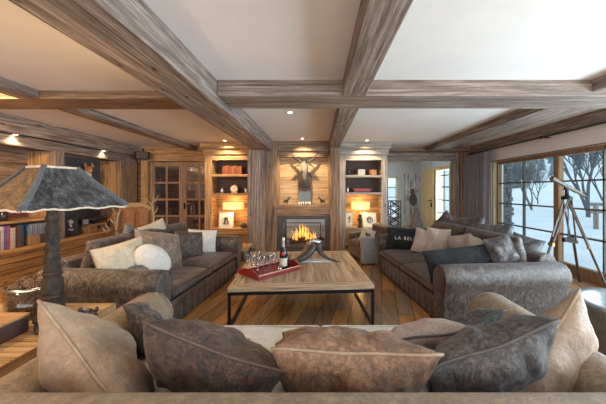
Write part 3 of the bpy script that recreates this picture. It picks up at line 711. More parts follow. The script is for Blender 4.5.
# ------------------------------------------------------------------ side table with lamp, jar, box
ST = thing('side_table', 'low oak side table left of the foreground sofa', 'table', (0, 0, 0))
OAK = wood('oak_top_', (.34, .20, .09), (.52, .34, .17), (.64, .45, .26), 'x', plank=.22, across='y', knots=False, gap=.005, rough=.4)
B(-3.3, -1.80, 1.45, 2.66, .44, .50).build('table_top', OAK, ST, bevel=.006)
B(-1.798, -1.79, 1.45, 2.66, .442, .498).build('edge_band', honw('y'), ST)
for a in (-3.22, -1.88):
    for c in (1.53, 2.58): B(a-.04, a+.04, c-.04, c+.04, 0, .44).build('leg', honw('z'), ST, bevel=.005)
LP = thing('table_lamp', 'big table lamp with grey fur shade and carved dark column', 'lamp', (-1.92, 2.17, .50), 0)
LM = velvet('carved_bronze', (.008, .006, .0045), (.05, .034, .022), 14, .4, 0)
def carved(prof, n=32, amp=.05, k=10, tw=0):
    m = MB(); 
    for (r, z) in prof:
        for j in range(n):
            a = 2*PI*j/n; rr = r*(1+amp*math.sin(k*a+tw*z)); m.v.append(Vector((rr*math.cos(a), rr*math.sin(a), z)))
    for i in range(len(prof)-1):
        for j in range(n): m.f.append((i*n+j, i*n+(j+1) % n, (i+1)*n+(j+1) % n, (i+1)*n+j))
    return m
carved([(.0, .0), (.085, .0), (.10, .02), (.10, .05), (.088, .065), (.108, .075), (.108, .095), (.08, .11), (.085, .125), (.07, .14), (.072, .18), (.052, .215), (.07, .225), (.074, .24), (.06, .25)], 40, .03, 14).build('lamp_base', LM, LP, smooth=True)
carved([(.055, .25), (.062, .30), (.058, .36), (.045, .38), (.056, .39), (.056, .405), (.05, .415)], 30, .07, 6, 9).build('urn', LM, LP, smooth=True)
col = [(.047-.012*(i/24)+.004*math.sin(i*1.6), .415+.44*i/24) for i in range(25)]
carved(col, 30, .08, 5, 26).build('column', LM, LP, smooth=True)
for k in range(3):
    a = k*2*PI/3+.6; MB().tube([(.07*math.cos(a), .07*math.sin(a), .05), (.115*math.cos(a), .115*math.sin(a), .03), (.12*math.cos(a), .12*math.sin(a), .012)], [.02, .024, .02], 8).build('foot', LM, LP, smooth=True)
# shade: square pyramid with curved panels, corner seams
def shade_pt(a, v):   # a angle 0..4 (corner index), v 0 bottom..1 top
    th0 = R(-66)
    rb, rt = .455, .145; r = rt+(rb-rt)*((1-v)**1.15); k = int(a) % 4; f = a-int(a)
    c0 = Vector((math.cos(th0+k*PI/2), math.sin(th0+k*PI/2), 0)); c1 = Vector((math.cos(th0+(k+1)*PI/2), math.sin(th0+(k+1)*PI/2), 0))
    p = (c0*(1-f)+c1*f)*r; p *= 1+.10*math.sin(f*PI)
    z = .875+.285*v - .012*math.sin(f*PI*7)*(1-v)**4*.4
    return Vector((p.x, p.y, z))
FURM = velvet('grey_fur', (.012, .012, .012), (.105, .10, .10), 3, .9, .9, (.9, .95, 1))
SHL = velvet('gold_suede', (.08, .042, .015), (.22, .125, .045), 5, .7, .5)
for k in range(4):
    MB().grid(20, 10, lambda u, v, k=k: shade_pt(k+min(u, .9999), v)).build('shade_panel', SHL if k == 3 else FURM, LP, smooth=True, solid=.008)
    MB().tube([shade_pt(k, v/10)*1.005 for v in range(11)], [.022-.006*v/10 for v in range(11)], 8).build('fur_trim', velvet('fur_trim', (.03, .03, .035), (.20, .20, .22), 40, .9, .8), LP, smooth=True)
HEM = flat('pale_fleece', (.62, .50, .38), .9, sheen=.6)
for v0, rr in ((0, .007), (1, .009)):
    MB().tube([shade_pt(a*4/96, v0)+Vector((0, 0, .006*noise.noise(Vector((a*.9, v0, 0))))) for a in range(97)], rr, 6, cap=False).build('fleece_hem', HEM, LP, smooth=True)
MB().ell((0, 0, .98), (.035, .035, .05)).build('bulb', flat('lamp_bulb', (1, .9, .7), .4, 0, (1, .75, .42), 6), LP, smooth=True)
point('table_lamp_light', (-1.92, 2.17, 1.55), 14, (1, .68, .36), .06)
J = thing('glass_jar', 'wide glass cylinder beside the carved lamp column', 'jar', (-2.30, 2.42, .501))
MB().lathe([(0, 0), (.165, 0), (.17, .012), (.17, .235), (.163, .235), (.163, .02), (0, .018)], 32, cap=False).build('glass_wall', glassy('jar_glass', (.90, .88, .84), .06), J, smooth=True)
MB().lathe([(.174, .225), (.174, .243), (.162, .243), (.162, .225), (.174, .225)], 32, cap=False).build('metal_rim', flat('silver_rim', (.55, .53, .5), .25, .9), J, smooth=True)
pcm = flat('cone_brown', (.16, .095, .06), .7)
def cone():
    m = MB()
    for r_ in range(7):
        z = -.035+.012*r_; rr = .030*math.sin(PI*(r_+1.2)/8.5)
        for j in range(7):
            a = 2*PI*(j+.5*(r_ % 2))/7; m.ell((rr*math.cos(a), rr*math.sin(a), z), (.011, .011, .006), 6, 4)
    return m.ell((0, 0, 0), (.016, .016, .04), 8, 5)
pc = None; cnt = 0
for lay, (zz, num, rad) in enumerate(((.06, 9, .115), (.115, 9, .11), (.17, 9, .115), (.225, 8, .11), (.265, 6, .07))):
    for i in range(num):
        a = 2*PI*i/num+lay*.5; p = Vector((-2.30+rad*math.cos(a), 2.42+rad*math.sin(a), .50+zz))
        if pc is None:
            pc = cone().build('pine_cone', pcm, smooth=True); c = pc; mark(c, 'brown pine cone heaped in the wide glass cylinder', 'pine cone', 'pine cones in the glass cylinder')
        else: c = pc.copy(); COL.objects.link(c)
        c.location = p; c.rotation_euler = (random.uniform(-1.5, 1.5), random.uniform(-1.5, 1.5), random.uniform(0, 6))
BX = thing('wooden_box', 'old timber box with purplish side at the left edge of the side table', 'box', (-2.05, 1.5, .501))
B(-.50, 0, 0, .63, 0, .11).build('box_body', flat('aged_box_side', (.10, .06, .06), .5), BX, bevel=.006)
B(-.505, .005, -.005, .635, .11, .13).build('box_lid', wood('orange_lid_', (.30, .15, .06), (.45, .26, .12), (.55, .35, .19), 'x', knots=False), BX, bevel=.005)
DG = thing('figurine', 'small dark carved animal figurine resting at the foot of the lamp', 'figurine', (-1.76, 2.28, .505), R(-25))
dm = velvet('dark_pewter', (.035, .035, .045), (.17, .16, .18), 12, .35, 0)
m = MB(); m.ell((0, 0, .045), (.10, .055, .045), lump=.25).ell((.09, -.01, .05), (.045, .038, .038), lump=.15).ell((.135, -.015, .04), (.025, .02, .018)).ell((-.05, -.05, .02), (.04, .02, .018)).ell((.05, -.055, .018), (.045, .018, .016))
m.build('body', dm, DG, smooth=True)
for s in (-1, 1): MB().tube([(.08, s*.025, .075), (.07, s*.035, .10), (.055, s*.04, .105)], [.014, .012, .003], 6).build('ear', dm, DG, smooth=True)
MB().tube([(-.06, 0, .06), (-.03, -.03, .10), (.02, -.03, .105), (.05, 0, .085)], .010, 6).build('harness', flat('pewter_strap', (.3, .3, .32), .3, .6), DG, smooth=True)

# ------------------------------------------------------------------ books and things in the left bookcase
bc = [((.45, .44, .42), 'white'), ((.12, .04, .03), 'maroon'), ((.08, .08, .10), 'black'), ((.05, .07, .16), 'navy'), ((.40, .36, .42), 'lilac'), ((.35, .05, .04), 'crimson'), ((.42, .08, .05), 'scarlet'), ((.10, .06, .05), 'brown'), ((.5, .48, .5), 'pale grey'), ((.16, .12, .30), 'violet'), ((.30, .10, .22), 'magenta'), ((.55, .5, .42), 'cream')]
y = 4.38; i = 0
while y < 5.22 and i < 16:
    th = random.uniform(.034, .058); h = random.uniform(.33, .39); c, nm = bc[i % 12]
    o = B(-5.30, -5.03, 0, th-.003, 0, h).build('book', flat('cover_'+nm.replace(' ', '_'), c, .5), bevel=.004); o.location = (0, y, .531)
    mark(o, 'tall %s book on the lower shelf of the left bookcase%s' % (nm, ', nearer the camera' if i < 12 and i+12 < 16 else ', far copy' if i >= 12 else ''), 'book', 'tall books on the left bookcase')
    y += th; i += 1
cs = [((.15, .25, .38), 'blue'), ((.35, .38, .42), 'silver'), ((.20, .12, .28), 'purple'), ((.25, .30, .33), 'grey')]
for k in range(16):
    c, nm = cs[k % 4]; o = B(-5.24, -5.06, 0, .021, 0, .20).build('disc_case', flat('case_'+nm, c, .35)); o.location = (0, 5.26+.0235*k, .70)
    mark(o, 'slim %s disc case, %s of its colour in the row beside the tall books' % (nm, ['nearest', 'second', 'third', 'farthest'][k//4]), 'disc case', 'disc cases beside the tall books')
for k, (nm, c) in enumerate((('tan', (.35, .22, .12)), ('dark', (.08, .07, .06)))):
    o = B(-5.30, -5.05, 0, .19, 0, .165).build('storage_box', flat('small_box_'+nm, c, .7), bevel=.006); o.location = (0, 5.26+.2*k, .531)
    mark(o, 'small %s storage box under the disc cases' % nm, 'box')
for k, (yy, r_) in enumerate(((4.6, .09), (4.95, .07))):
    o = MB().lathe([(0, 0), (r_*.6, 0), (r_, .06), (r_*.9, .13), (r_*.4, .17), (r_*.5, .19), (0, .19)], 18, cap=False).build('dark_vase', flat('dark_glaze', (.03, .03, .035), .15), smooth=True); o.location = (-5.2, yy, .986)
    mark(o, ('larger' if k == 0 else 'smaller')+' glossy dark vase on the shelf above the tall books', 'vase')
def frame(lab, loc, rz, w_, h_, fm, pm, art=None, tilt=-8, cat='picture frame'):
    t = thing('picture_frame', lab, cat, loc, rz); t.rotation_euler = (R(tilt), 0, rz)
    b_ = .022 if w_ > .12 else .014
    m = MB(); m.box(-w_/2, -w_/2+b_, -.01, .012, 0, h_).box(w_/2-b_, w_/2, -.01, .012, 0, h_).box(-w_/2+b_, w_/2-b_, -.01, .012, 0, b_).box(-w_/2+b_, w_/2-b_, -.01, .012, h_-b_, h_).build('frame_border', fm, t, bevel=.003)
    B(-w_/2+b_, w_/2-b_, -.002, .01, b_, h_-b_).build('picture', pm, t)
    if art: 
        a = MB()
        for s in art: a.tube([(x*w_*.5, -.006, h_/2+z*h_*.5) for x, z in s[1]], s[0], 6)
        a.build('drawing', s[2], t)
    return t
INK = flat('ink', (.05, .05, .05), .7); WHT = flat('white_paint', (.7, .7, .7), .7)
BLKF = flat('black_frame', (.02, .02, .02), .4)
frame('black framed picture of a white figure in the lower bay of the left bookcase', (-5.18, 6.30, .535), R(70), .30, .44, BLKF, flat('black_print', (.03, .03, .035), .6), [(.03, [(-.25, .35), (.05, .45), (.3, .25)], WHT), (.022, [(.05, .4), (-.05, .1), (.1, -.15)], WHT), (.016, [(-.3, -.45), (-.1, -.3), (.1, -.5), (.3, -.35)], WHT)])
frame('small dark photo frame beside the wooden box in the left bookcase', (-5.12, 6.62, .72), R(70), .16, .15, BLKF, flat('grey_print', (.2, .2, .22), .6))
t = thing('wooden_chest', 'small brown wooden chest in the lower bay of the left bookcase', 'box', (-5.2, 6.9, .531), 0)
B(-.14, .14, -.24, .30, 0, .20).build('chest_body', brnw('y'), t, bevel=.006); B(.14, .15, -.02, .06, .09, .15).build('clasp', BLACK, t)
o = MB(); 
for k in range(5): o.tube(arc((-.1+.02*k, -.22+.08*k, .0), (.0, -.1+.07*k, .12+.02*k), (.08, -.02+.09*k, .04)), [.03]*13, 6)
o = o.build('draped_basket', flat('dark_weave', (.03, .028, .035), .6), smooth=True); o.location = (-5.22, 6.92, .76); mark(o, 'dark looped ornament lying on top of the brown wooden chest', 'ornament')
t = thing('fox_head', 'mounted orange fox head with pale neck in the upper bay of the left bookcase', 'taxidermy', (-5.34, 6.92, 1.84), R(0))
fo = velvet('fox_fur', (.42, .16, .05), (.65, .32, .14), 12, .9, .6); fw = flat('pale_neck_fur', (.50, .47, .44), .9)
MB().tube([(-.1, 0, -.16), (0, 0, -.08), (.04, -.02, .02), (.06, -.02, .08)], [.12, .11, .085, .06], 12).build('neck', fw, t, smooth=True)
MB().tube([(-.02, .06, .13), (.05, .0, .13), (.13, -.07, .10), (.20, -.13, .065)], [.05, .085, .05, .016], 12).build('head', fo, t, smooth=True)
for a in ((-.01, -.05), (.07, .06)): MB().tube([(a[0]+.03, a[1], .19), (a[0]+.02, a[1], .25), (a[0]+.01, a[1], .30)], [.035, .022, .002], 6).build('ear', fo, t, smooth=True)
B(-.20, -.10, -.12, .12, -.28, .12).build('plaque', brnw('z'), t, bevel=.01)
o = B(-.07, .07, -.07, .07, 0, .2).build('wooden_block', honw('z'), bevel=.01); o.location = (-5.15, 7.32, 1.181); mark(o, 'small wooden block at the far end of the shelf under the fox', 'ornament')

# ------------------------------------------------------------------ antler armchair behind left sofa
AC = thing('antler_chair', 'antler armchair with rust leather cushions behind the left sofa', 'chair', (-3.95, 6.35, 0), R(10)); AC.scale = (.72, .8, 1.02)
LEA = velvet('rust_leather', (.16, .06, .025), (.38, .17, .08), 9, .5, .1)
for s in (-1, 1): puff(-.19, .19, -.24, .24, -.05, .05, 12, 3, .05, s+3).build('back_cushion', LEA, AC, smooth=True, loc=(s*.19, .26, .86), rot=(R(80), 0, 0))
puff(-.36, .36, -.32, .32, .36, .50, 14, 4, .03).build('seat', LEA, AC, smooth=True)
MB().tube([(-.42, .30, 1.06), (-.2, .32, 1.14), (.2, .32, 1.14), (.42, .30, 1.06)], [.05, .06, .06, .05], 10).build('top_roll', velvet('tan_hide', (.28, .17, .08), (.48, .33, .18), 10, .7, .4), AC, smooth=True)
ANT = velvet('antler', (.30, .21, .13), (.58, .47, .34), 14, .5, .1)
for s in (-1, 1):
    m = MB(); m.tube([(s*.40, .30, .3), (s*.52, .22, .6), (s*.50, .28, .9), (s*.42, .36, 1.15), (s*.48, .34, 1.32)], [.035, .03, .028, .022, .006], 8)
    m.tube([(s*.52, .22, .6), (s*.60, .0, .66), (s*.50, -.25, .62), (s*.42, -.38, .70)], [.03, .028, .022, .005], 8)
    for (a, b_) in (((.50, .28, .95), (.64, .22, 1.12)), ((.44, .34, 1.12), (.30, .30, 1.28)), ((.51, .24, .75), (.66, .16, .88)), ((.58, .05, .66), (.70, .0, .80)), ((.52, -.2, .63), (.64, -.26, .74)), ((.46, .34, 1.2), (.62, .30, 1.36))):
        a = Vector(a); b_ = Vector(b_); a.x *= s; b_.x *= s; m.tube([a, (a+b_)/2+Vector((s*.02, 0, -.02)), b_], [.02, .016, .004], 7)
    m.build('antler_frame', ANT, AC, smooth=True)
    for y_ in (-.26, .26): MB().tube([(s*.34, y_, .38), (s*.40, y_*1.1, .2), (s*.36, y_*1.2, 0)], [.035, .028, .02], 8).build('leg', ANT, AC, smooth=True)

# ------------------------------------------------------------------ loudspeaker in ceiling corner
t = thing('wall_speaker', 'black loudspeaker fixed in the left corner below the ceiling', 'speaker', (-4.68, 8.0, 2.42), R(25))
MB().prism([(-.18, .08), (.18, .08), (.14, -.12), (-.14, -.12)], -.10, .10, lambda u, v, d: Vector((u, v, d))).build('cabinet', flat('speaker_black', (.025, .025, .028), .5), t, bevel=.02)
MB().tube([(0, .05, .1), (.0, .10, .2)], .02).build('bracket', BLACK, t)

# ------------------------------------------------------------------ things in the alcove bookcases
for k in range(8):
    c = ((.28, .07, .03), (.33, .10, .05), (.22, .06, .03))[k % 3]
    o = B(0, .058, 7.70, 7.90, 0, .205+.012*(k % 3)).build('book', flat('leather_book_%d' % (k % 3), c, .5), bevel=.005); o.location = (-2.46+.062*k, 0, 1.901)
    mark(o, 'red-brown leather book, number %d from the left on the top alcove shelf' % (k+1) if 0 else '%s red-brown leather book from the left on the left alcove top shelf' % ['leftmost', 'second', 'third', 'fourth', 'fifth', 'sixth', 'seventh', 'eighth'][k], 'book', 'leather books on the left alcove shelf')
t = thing('clock', 'round brass mantel clock on the second shelf of the left alcove', 'clock', (-2.16, 7.75, 1.421))
MB().tube([(0, .03, .11), (0, -.03, .11)], .095, 22).build('case', flat('brass', (.45, .32, .14), .3, .8), t, smooth=False); MB().tube([(0, -.032, .11), (0, -.036, .11)], .075, 22).build('dial', PAPER, t)
B(-.07, .07, -.03, .03, 0, .03).build('foot', flat('brass', (.45, .32, .14), .3, .8), t); MB().bar((0, -.04, .11), (.03, -.04, .15), .006).bar((0, -.04, .11), (-.04, -.04, .12), .006).build('hands', BLACK, t)
for k, x in enumerate((-2.48, -1.86)):
    o = MB().lathe([(0, 0), (.035, 0), (.05, .04), (.04, .09), (.02, .12), (0, .13)], 14, cap=False).build('glass_ornament', flat('silver_glass', (.5, .5, .5), .12, .6), smooth=True); o.location = (x, 7.75, 1.421)
    mark(o, 'small silvery ornament %s of the round clock' % ('left', 'right')[k], 'ornament')
def plamp(lab, x, z0, ht, w_, p, cy=7.82):
    t = thing('niche_lamp', lab, 'lamp', (x, cy, z0))
    MB().lathe([(0, 0), (.08, 0), (.08, .015), (.015, .03), (.012, ht-.18), (0, ht-.18)], 16, cap=False).build('stand', flat('brass', (.45, .32, .14), .3, .8), t, smooth=True)
    sh = flat('lit_shade', (.7, .5, .25), .8, 0, (1, .62, .22), .6)
    m = MB(); m.box(-w_/2, w_/2, -.10, -.095, ht-.18, ht).box(-w_/2, w_/2, .095, .10, ht-.18, ht).box(-w_/2, -w_/2+.005, -.095, .095, ht-.18, ht).box(w_/2-.005, w_/2, -.095, .095, ht-.18, ht)
    m.build('lamp_shade', sh, t)
    MB().bar((0, 0, ht-.2), (0, 0, ht-.06), .012).ell((0, 0, ht-.08), .025).build('bulb', flat('niche_bulb', (1, .9, .7), .4, 0, (1, .7, .35), 6), t)
    point('niche_lamp_light', (x, cy-.13, z0+ht-.24), p, (1, .58, .20), .05); point('niche_lamp_light', (x, cy, z0+ht+.04), p*.5, (1, .58, .20), .05)
plamp('small lamp with rectangular glowing shade in the left alcove', -2.20, .521, .66, .50, 7)
plamp('small lamp with rectangular glowing shade in the right alcove', 1.10, .541, .64, .46, 7)
frame('white framed sketch in the left alcove below the lamp', (-2.36, 7.70, .522), R(6), .36, .40, flat('silver_frame', (.5, .5, .48), .3, .6), PAPER, [(.03, [(-.25, .2), (0, .35), (.2, .2)], INK), (.02, [(-.1, .25), (-.15, -.1), (-.3, -.4)], INK), (.02, [(.1, .2), (.2, -.1), (.3, -.35)], INK), (.01, [(-.4, -.45), (.4, -.45)], INK)])
o = MB().ell((0, 0, .07), (.10, .06, .07), lump=.2).box(-.05, .13, -.04, .04, 0, .05).build('dark_ornament', flat('dark_bronze', (.07, .06, .055), .4)); o.location = (-1.92, 7.72, .521); mark(o, 'dark rounded ornament right of the sketch in the left alcove', 'ornament')
frame('cream framed drawing leaning at the left of the right alcove', (.80, 7.72, .542), R(-12), .22, .40, flat('gold_frame', (.5, .38, .2), .4, .4), PAPER, [(.012, [(0, .45), (.05, 0), (0, -.45)], INK), (.01, [(-.3, .2), (.03, .0), (.3, .25)], INK)])
frame('cream framed flower drawing at the right of the right alcove', (1.33, 7.72, .542), R(4), .36, .38, flat('pale_frame', (.65, .58, .45), .5), PAPER, [(.009, [(.32*math.cos(a*.7)*(.4+.6*(a/14)), .32*math.sin(a*.7)*(.4+.6*(a/14))) for a in range(15)], INK), (.009, [(-.4, .2), (-.1, .45), (.4, .25), (.45, -.2), (.1, -.45), (-.35, -.25), (-.4, .2)], INK)])
t = thing('statuette', 'tall bronze statuette standing below the right alcove lamp', 'statuette', (1.08, 7.68, .542))
MB().lathe([(0, 0), (.07, 0), (.06, .04), (.035, .05), (.05, .14), (.055, .2), (.03, .25), (.04, .28), (.04, .33), (.0, .37)], 12, cap=False).build('figure', LM, t, smooth=True)
MB().tube([(-.02, 0, .25), (-.07, -.02, .2), (-.03, -.04, .16)], .013, 6).build('arm_piece', LM, t, smooth=True)
o = MB().lathe([(0, 0), (.02, 0), (.035, .06), (.03, .10), (.012, .14), (0, .15)], 12, cap=False).build('small_vase', flat('white_vase', (.6, .58, .52), .3), smooth=True); o.location = (1.53, 7.66, .542); mark(o, 'tiny white vase right of the flower drawing', 'vase')
t = thing('tray_bowl', 'red rectangular tray on the middle shelf of the right alcove', 'tray', (1.14, 7.78, 1.442))
MB().prism([(-.20, 0), (.20, 0), (.25, .11), (.23, .11), (.185, .02), (-.185, .02), (-.23, .11), (-.25, .11)], -.09, .09, lambda u, v, d: Vector((u, d, v))).build('tray_shell', RED, t)
B(-.2, .2, -.09, -.08, 0, .10).build('tray_front', RED, t)
t = thing('figurine', 'dark little figurine at the left of the right alcove top shelf', 'figurine', (.80, 7.76, 1.881))
MB().tube([(-.03, 0, 0), (0, 0, .10), (.02, 0, .15)], [.025, .03, .012], 8).tube([(.05, 0, 0), (.02, 0, .08), (.0, 0, .13)], [.02, .025, .02], 8).ell((.01, 0, .16), .028).build('body', BLKF, t, smooth=True)
o = B(-.09, .09, -.06, .06, 0, .15).box(-.07, -.04, -.065, -.06, .03, .12).box(.04, .07, -.065, -.06, .03, .12).build('silver_box', flat('silver_box', (.42, .40, .37), .3, .6), bevel=.008); o.location = (1.12, 7.76, 1.881); mark(o, 'silver cube-shaped box on the right alcove top shelf', 'box')
t = thing('photo_cube', 'tilted brown wooden block right of the silver box', 'ornament', (1.42, 7.76, 1.881), R(25))
B(-.075, .075, -.06, .06, 0, .14).build('block', flat('wood_block', (.42, .22, .11), .5), t, bevel=.006)
o = MB().ell((0, 0, .045), (.03, .03, .045)).ell((0, 0, .10), .022).build('small_figure', WHT, smooth=True); o.location = (.77, 7.76, 1.442); mark(o, 'tiny pale figure left of the red alcove tray', 'figurine')

# ------------------------------------------------------------------ fireplace: deer mount, candles, reindeer
DM = thing('deer_mount', 'mounted deer head with long antlers above the fireplace', 'deer mount', (-.335, 7.60, 1.74))
dk = velvet('deer_coat', (.09, .065, .05), (.24, .19, .15), 9, .5, .5); sil = velvet('pale_deer_coat', (.09, .07, .06), (.19, .165, .145), 9, .4, .5)
sh = [(0, -.30), (.10, -.22), (.17, -.08), (.19, .08), (.13, .2), (0, .26), (-.13, .2), (-.19, .08), (-.17, -.08), (-.10, -.22)]
MB().prism(sh, .06, .098, lambda u, v, d: Vector((u, d, v))).build('plaque', flat('dark_plaque', (.08, .05, .035), .4), DM, bevel=.01)
MB().tube([(0, .06, -.03), (0, -.02, -.01), (0, -.09, .08), (0, -.14, .20), (0, -.16, .30)], [.165, .17, .13, .095, .07], 18).build('neck', dk, DM, smooth=True)
MB().tube([(0, -.10, .40), (0, -.18, .40), (0, -.25, .28), (0, -.31, .13), (0, -.345, .0), (0, -.35, -.05), (0, -.34, -.07)], [.04, .085, .085, .062, .050, .045, .02], 16, flat=.95).build('head', sil, DM, smooth=True)
for s in (-1, 1):
    MB().tube([(s*.06, -.16, .38), (s*.13, -.15, .38), (s*.20, -.15, .36), (s*.25, -.14, .30)], [.02, .05, .042, .004], 10, flat=.45).build('ear', dk, DM, smooth=True)
    m = MB(); P = [(s*.04, -.18, .42), (s*.11, -.16, .46), (s*.22, -.14, .54), (s*.31, -.12, .65), (s*.345, -.13, .76), (s*.33, -.15, .87)]
    m.tube(P, [.026, .026, .025, .024, .034, .018], 9); m.tube([P[0], (s*.06, -.26, .48), (s*.07, -.28, .54)], [.016, .012, .003], 7); m.tube([P[2], (s*.19, -.24, .60)], [.014, .003], 7)
    m.tube([P[4], (s*.40, -.16, .82)], [.016, .003], 7)
    m.build('antler', flat('dark_antler', (.028, .02, .016), .55), DM, smooth=True)
    MB().ell((s*.075, -.27, .25), .015).build('eye', BLKF, DM, smooth=True)
MB().ell((0, -.385, -.01), (.03, .02, .025)).build('nose', BLKF, DM, smooth=True)
t = thing('backing_board', 'dark vertical board behind the mounted deer head', 'board', (-.335, 7.68, 1.125)); B(-.16, .16, 0, .015, 0, .62).build('plank', brnw('z'), t)
t = thing('glass_screen', 'grey glass panel standing on the mantel behind the candles', 'glass panel', (-.335, 7.60, 1.121)); B(-.15, .15, 0, .012, 0, .34).build('glass_panel', flat('grey_glass', (.15, .18, .19), .2), t)
for k in range(6):
    t = thing('candle', '%s small lit candle on the mantel from the left' % ['first', 'second', 'third', 'fourth', 'fifth', 'sixth'][k], 'candle', (-.335-.135+.054*k, 7.52, 1.121), group='lit candles on the mantel')
    MB().lathe([(0, 0), (.017, 0), (.017, .05), (0, .05)], 10, cap=False).build('wax', PAPER, t, smooth=True)
    MB().ell((0, 0, .065), (.006, .006, .015), 8, 6).build('candle_flame', flat('candle_glow', (1, .8, .4), .5, 0, (1, .7, .3), 5), t, smooth=True)
def reindeer(lab, x, s):
    t = thing('reindeer_figurine', lab, 'figurine', (x, 7.45, 1.121))
    m = MB(); m.ell((0, 0, .10), (.06, .025, .035)).tube([(s*.04, 0, .11), (s*.07, 0, .17), (s*.09, 0, .20)], [.025, .016, .014], 8).tube([(s*.07, 0, .195), (s*.125, 0, .18)], [.018, .008], 8)
    m.build('body', flat('pewter', (.10, .09, .09), .3, .6), t, smooth=True)
    for a in (-.045, .045):
        for c in (-.015, .015): MB().tube([(a, c, .09), (a*1.1, c, 0)], [.01, .006], 6).build('leg', flat('pewter', (.10, .09, .09), .3, .6), t)
    for c in (-1, 1): MB().tube([(s*.075, c*.008, .21), (s*.05, c*.04, .25), (s*.06, c*.05, .29)], [.005, .005, .002], 6).build('antler', flat('silver_antler', (.5, .48, .45), .3, .7), t)
reindeer('small dark reindeer figurine at the left end of the mantel', -.80, 1)
reindeer('small dark reindeer figurine at the right end of the mantel', .12, -1)

# ------------------------------------------------------------------ small armchair by the fireplace, log basket
AR = thing('armchair', 'low armchair with grey loose cover beside the right alcove', 'armchair', (1.12, 6.45, 0), R(105))
SK = velvet('blue_grey_cover', (.20, .22, .25), (.34, .37, .41), 5, .7, .4); BRL = velvet('dark_brown_cover', (.06, .045, .035), (.16, .12, .09), 5, .6, .4)
B(-.36, .36, -.32, .36, .10, .34).build('base', BRL, AR, bevel=.02)
puff(-.27, .27, -.22, .38, .32, .44, 12, 5, .02).build('seat_cushion', BRL, AR, smooth=True)
for s in (-1, 1): MB().box(s*.36-.08, s*.36+.08, -.34, .36, .02, .56).build('arm', SK if s < 0 else BRL, AR, bevel=.04, seg=3)
B(-.40, .40, -.42, -.22, .02, .74).build('back', BRL, AR, bevel=.05, seg=3)
h = pillow('cream cushion with a dark heart on the low armchair', (1.02, 6.20, .56), (R(-20), R(20), R(-8)), .30, .30, .10, CREAM, None, n=18, seed=41, wr=.006)
hp = []
for k in range(24):
    a = 2*PI*k/24; hp.append((.0035*16*math.sin(a)**3, .0035*(13*math.cos(a)-5*math.cos(2*a)-2*math.cos(3*a)-math.cos(4*a))))
MB().prism(hp, -.068, -.052, lambda u, v, d: Vector((u, d+.006, v))).build('heart', flat('heart_brown', (.12, .06, .05), .8), h)
LB = thing('log_basket', 'dark wicker basket of split logs between left sofa and post', 'basket', (-1.70, 6.55, 0))
wk = wood('wicker_', (.03, .02, .015), (.10, .07, .045), (.18, .13, .08), 'x', knots=False)
MB().prism([(-.22, 0), (.22, 0), (.27, .22), (.25, .22), (.20, .02), (-.20, .02), (-.25, .22), (-.27, .22)], -.18, .18, lambda u, v, d: Vector((u, d, v))).box(-.22, .22, -.19, -.17, 0, .2).box(-.22, .22, .17, .19, 0, .2).build('wicker_body', wk, LB, bevel=.008)
f0 = None
for k in range(11):
    p = (-1.70-.16+.08*(k % 5)+.03*(k//5), 6.53+.02*(k % 2), .20+.075*(k//5))
    if f0 is None:
        f0 = MB().tube([(0, -.17, 0), (0, .15, 0)], .042, 7).build('firewood_log', flat('split_log', (.42, .27, .14), .8)); c = f0
        mark(c, 'split log heaped in the dark wicker basket', 'log', 'logs in the wicker basket')
    else: c = f0.copy(); COL.objects.link(c)
    c.location = p; c.rotation_euler = (0, k*.7, random.uniform(-.15, .15))

# ------------------------------------------------------------------ beyond the right opening
t = thing('deer_picture', 'large pale picture of a deer in snowy woods on the next room wall', 'picture', (3.95, YFAR-.06, .25))
dp, nt, b = new_mat('snowy_wood_print'); v = coords(nt, (7, 1, .9)); n = nz(nt, v, 2, 5, .6)
nt.links.new(ramp(nt, n, [(.40, (.20, .22, .24)), (.52, (.62, .66, .70)), (.7, (.75, .79, .83))]), b.inputs['Base Color'])
B(-.34, .34, 0, .04, 0, 1.95).build('canvas', dp, t)
f = flat('print_deer_grey', (.13, .12, .12), .8)
m = MB(); m.ell((.02, -.004, .85), (.16, .008, .26)).ell((0, -.004, 1.18), (.09, .008, .13)).tube([(-.04, -.005, 1.28), (-.18, -.005, 1.42), (-.20, -.005, 1.62)], .012, 5, flat=.4).tube([(.04, -.005, 1.28), (.17, -.005, 1.42), (.15, -.005, 1.62)], .012, 5, flat=.4).tube([(-.08, -.005, .7), (-.1, -.005, .3)], .03, 5, flat=.2).tube([(.1, -.005, .7), (.09, -.005, .3)], .03, 5, flat=.2)
m.build('printed_deer', f, t)
t = thing('cone_tree', 'dark purple felt cone tree standing behind the right sofa', 'decoration', (2.42, 7.35, 0))
MB().lathe([(0, .30), (.22, .30), (.24, .34), (.13, .72), (.035, 1.06), (0, 1.09)], 22, cap=False).build('felt_cone', PLUM, t, smooth=True)
MB().lathe([(0, 0), (.12, 0), (.12, .03), (.03, .05), (.03, .31), (0, .31)], 16, cap=False).build('stand', BLACK, t, smooth=True)
t = thing('lattice_stand', 'tall black metal lattice stand beside the right alcove bookcase', 'stand', (1.98, 7.75, 0))
m = MB(); w_ = .13
for s in (-1, 1):
    for q in (-1, 1): m.bar((s*w_, q*.1, 0), (s*w_, q*.1, 1.22), .022)
for q in (-1, 1):
    for k in range(6):
        z = .05+.2*k; m.bar((-w_, q*.1, z), (w_, q*.1, z+.18), .024); m.bar((w_, q*.1, z), (-w_, q*.1, z+.18), .024)
m.bar((-w_, -.1, 1.22), (w_, -.1, 1.22), .022).bar((-w_, .1, 1.22), (w_, .1, 1.22), .022)
m.build('lattice', flat('black_iron', (.035, .033, .035), .5, .3), t)

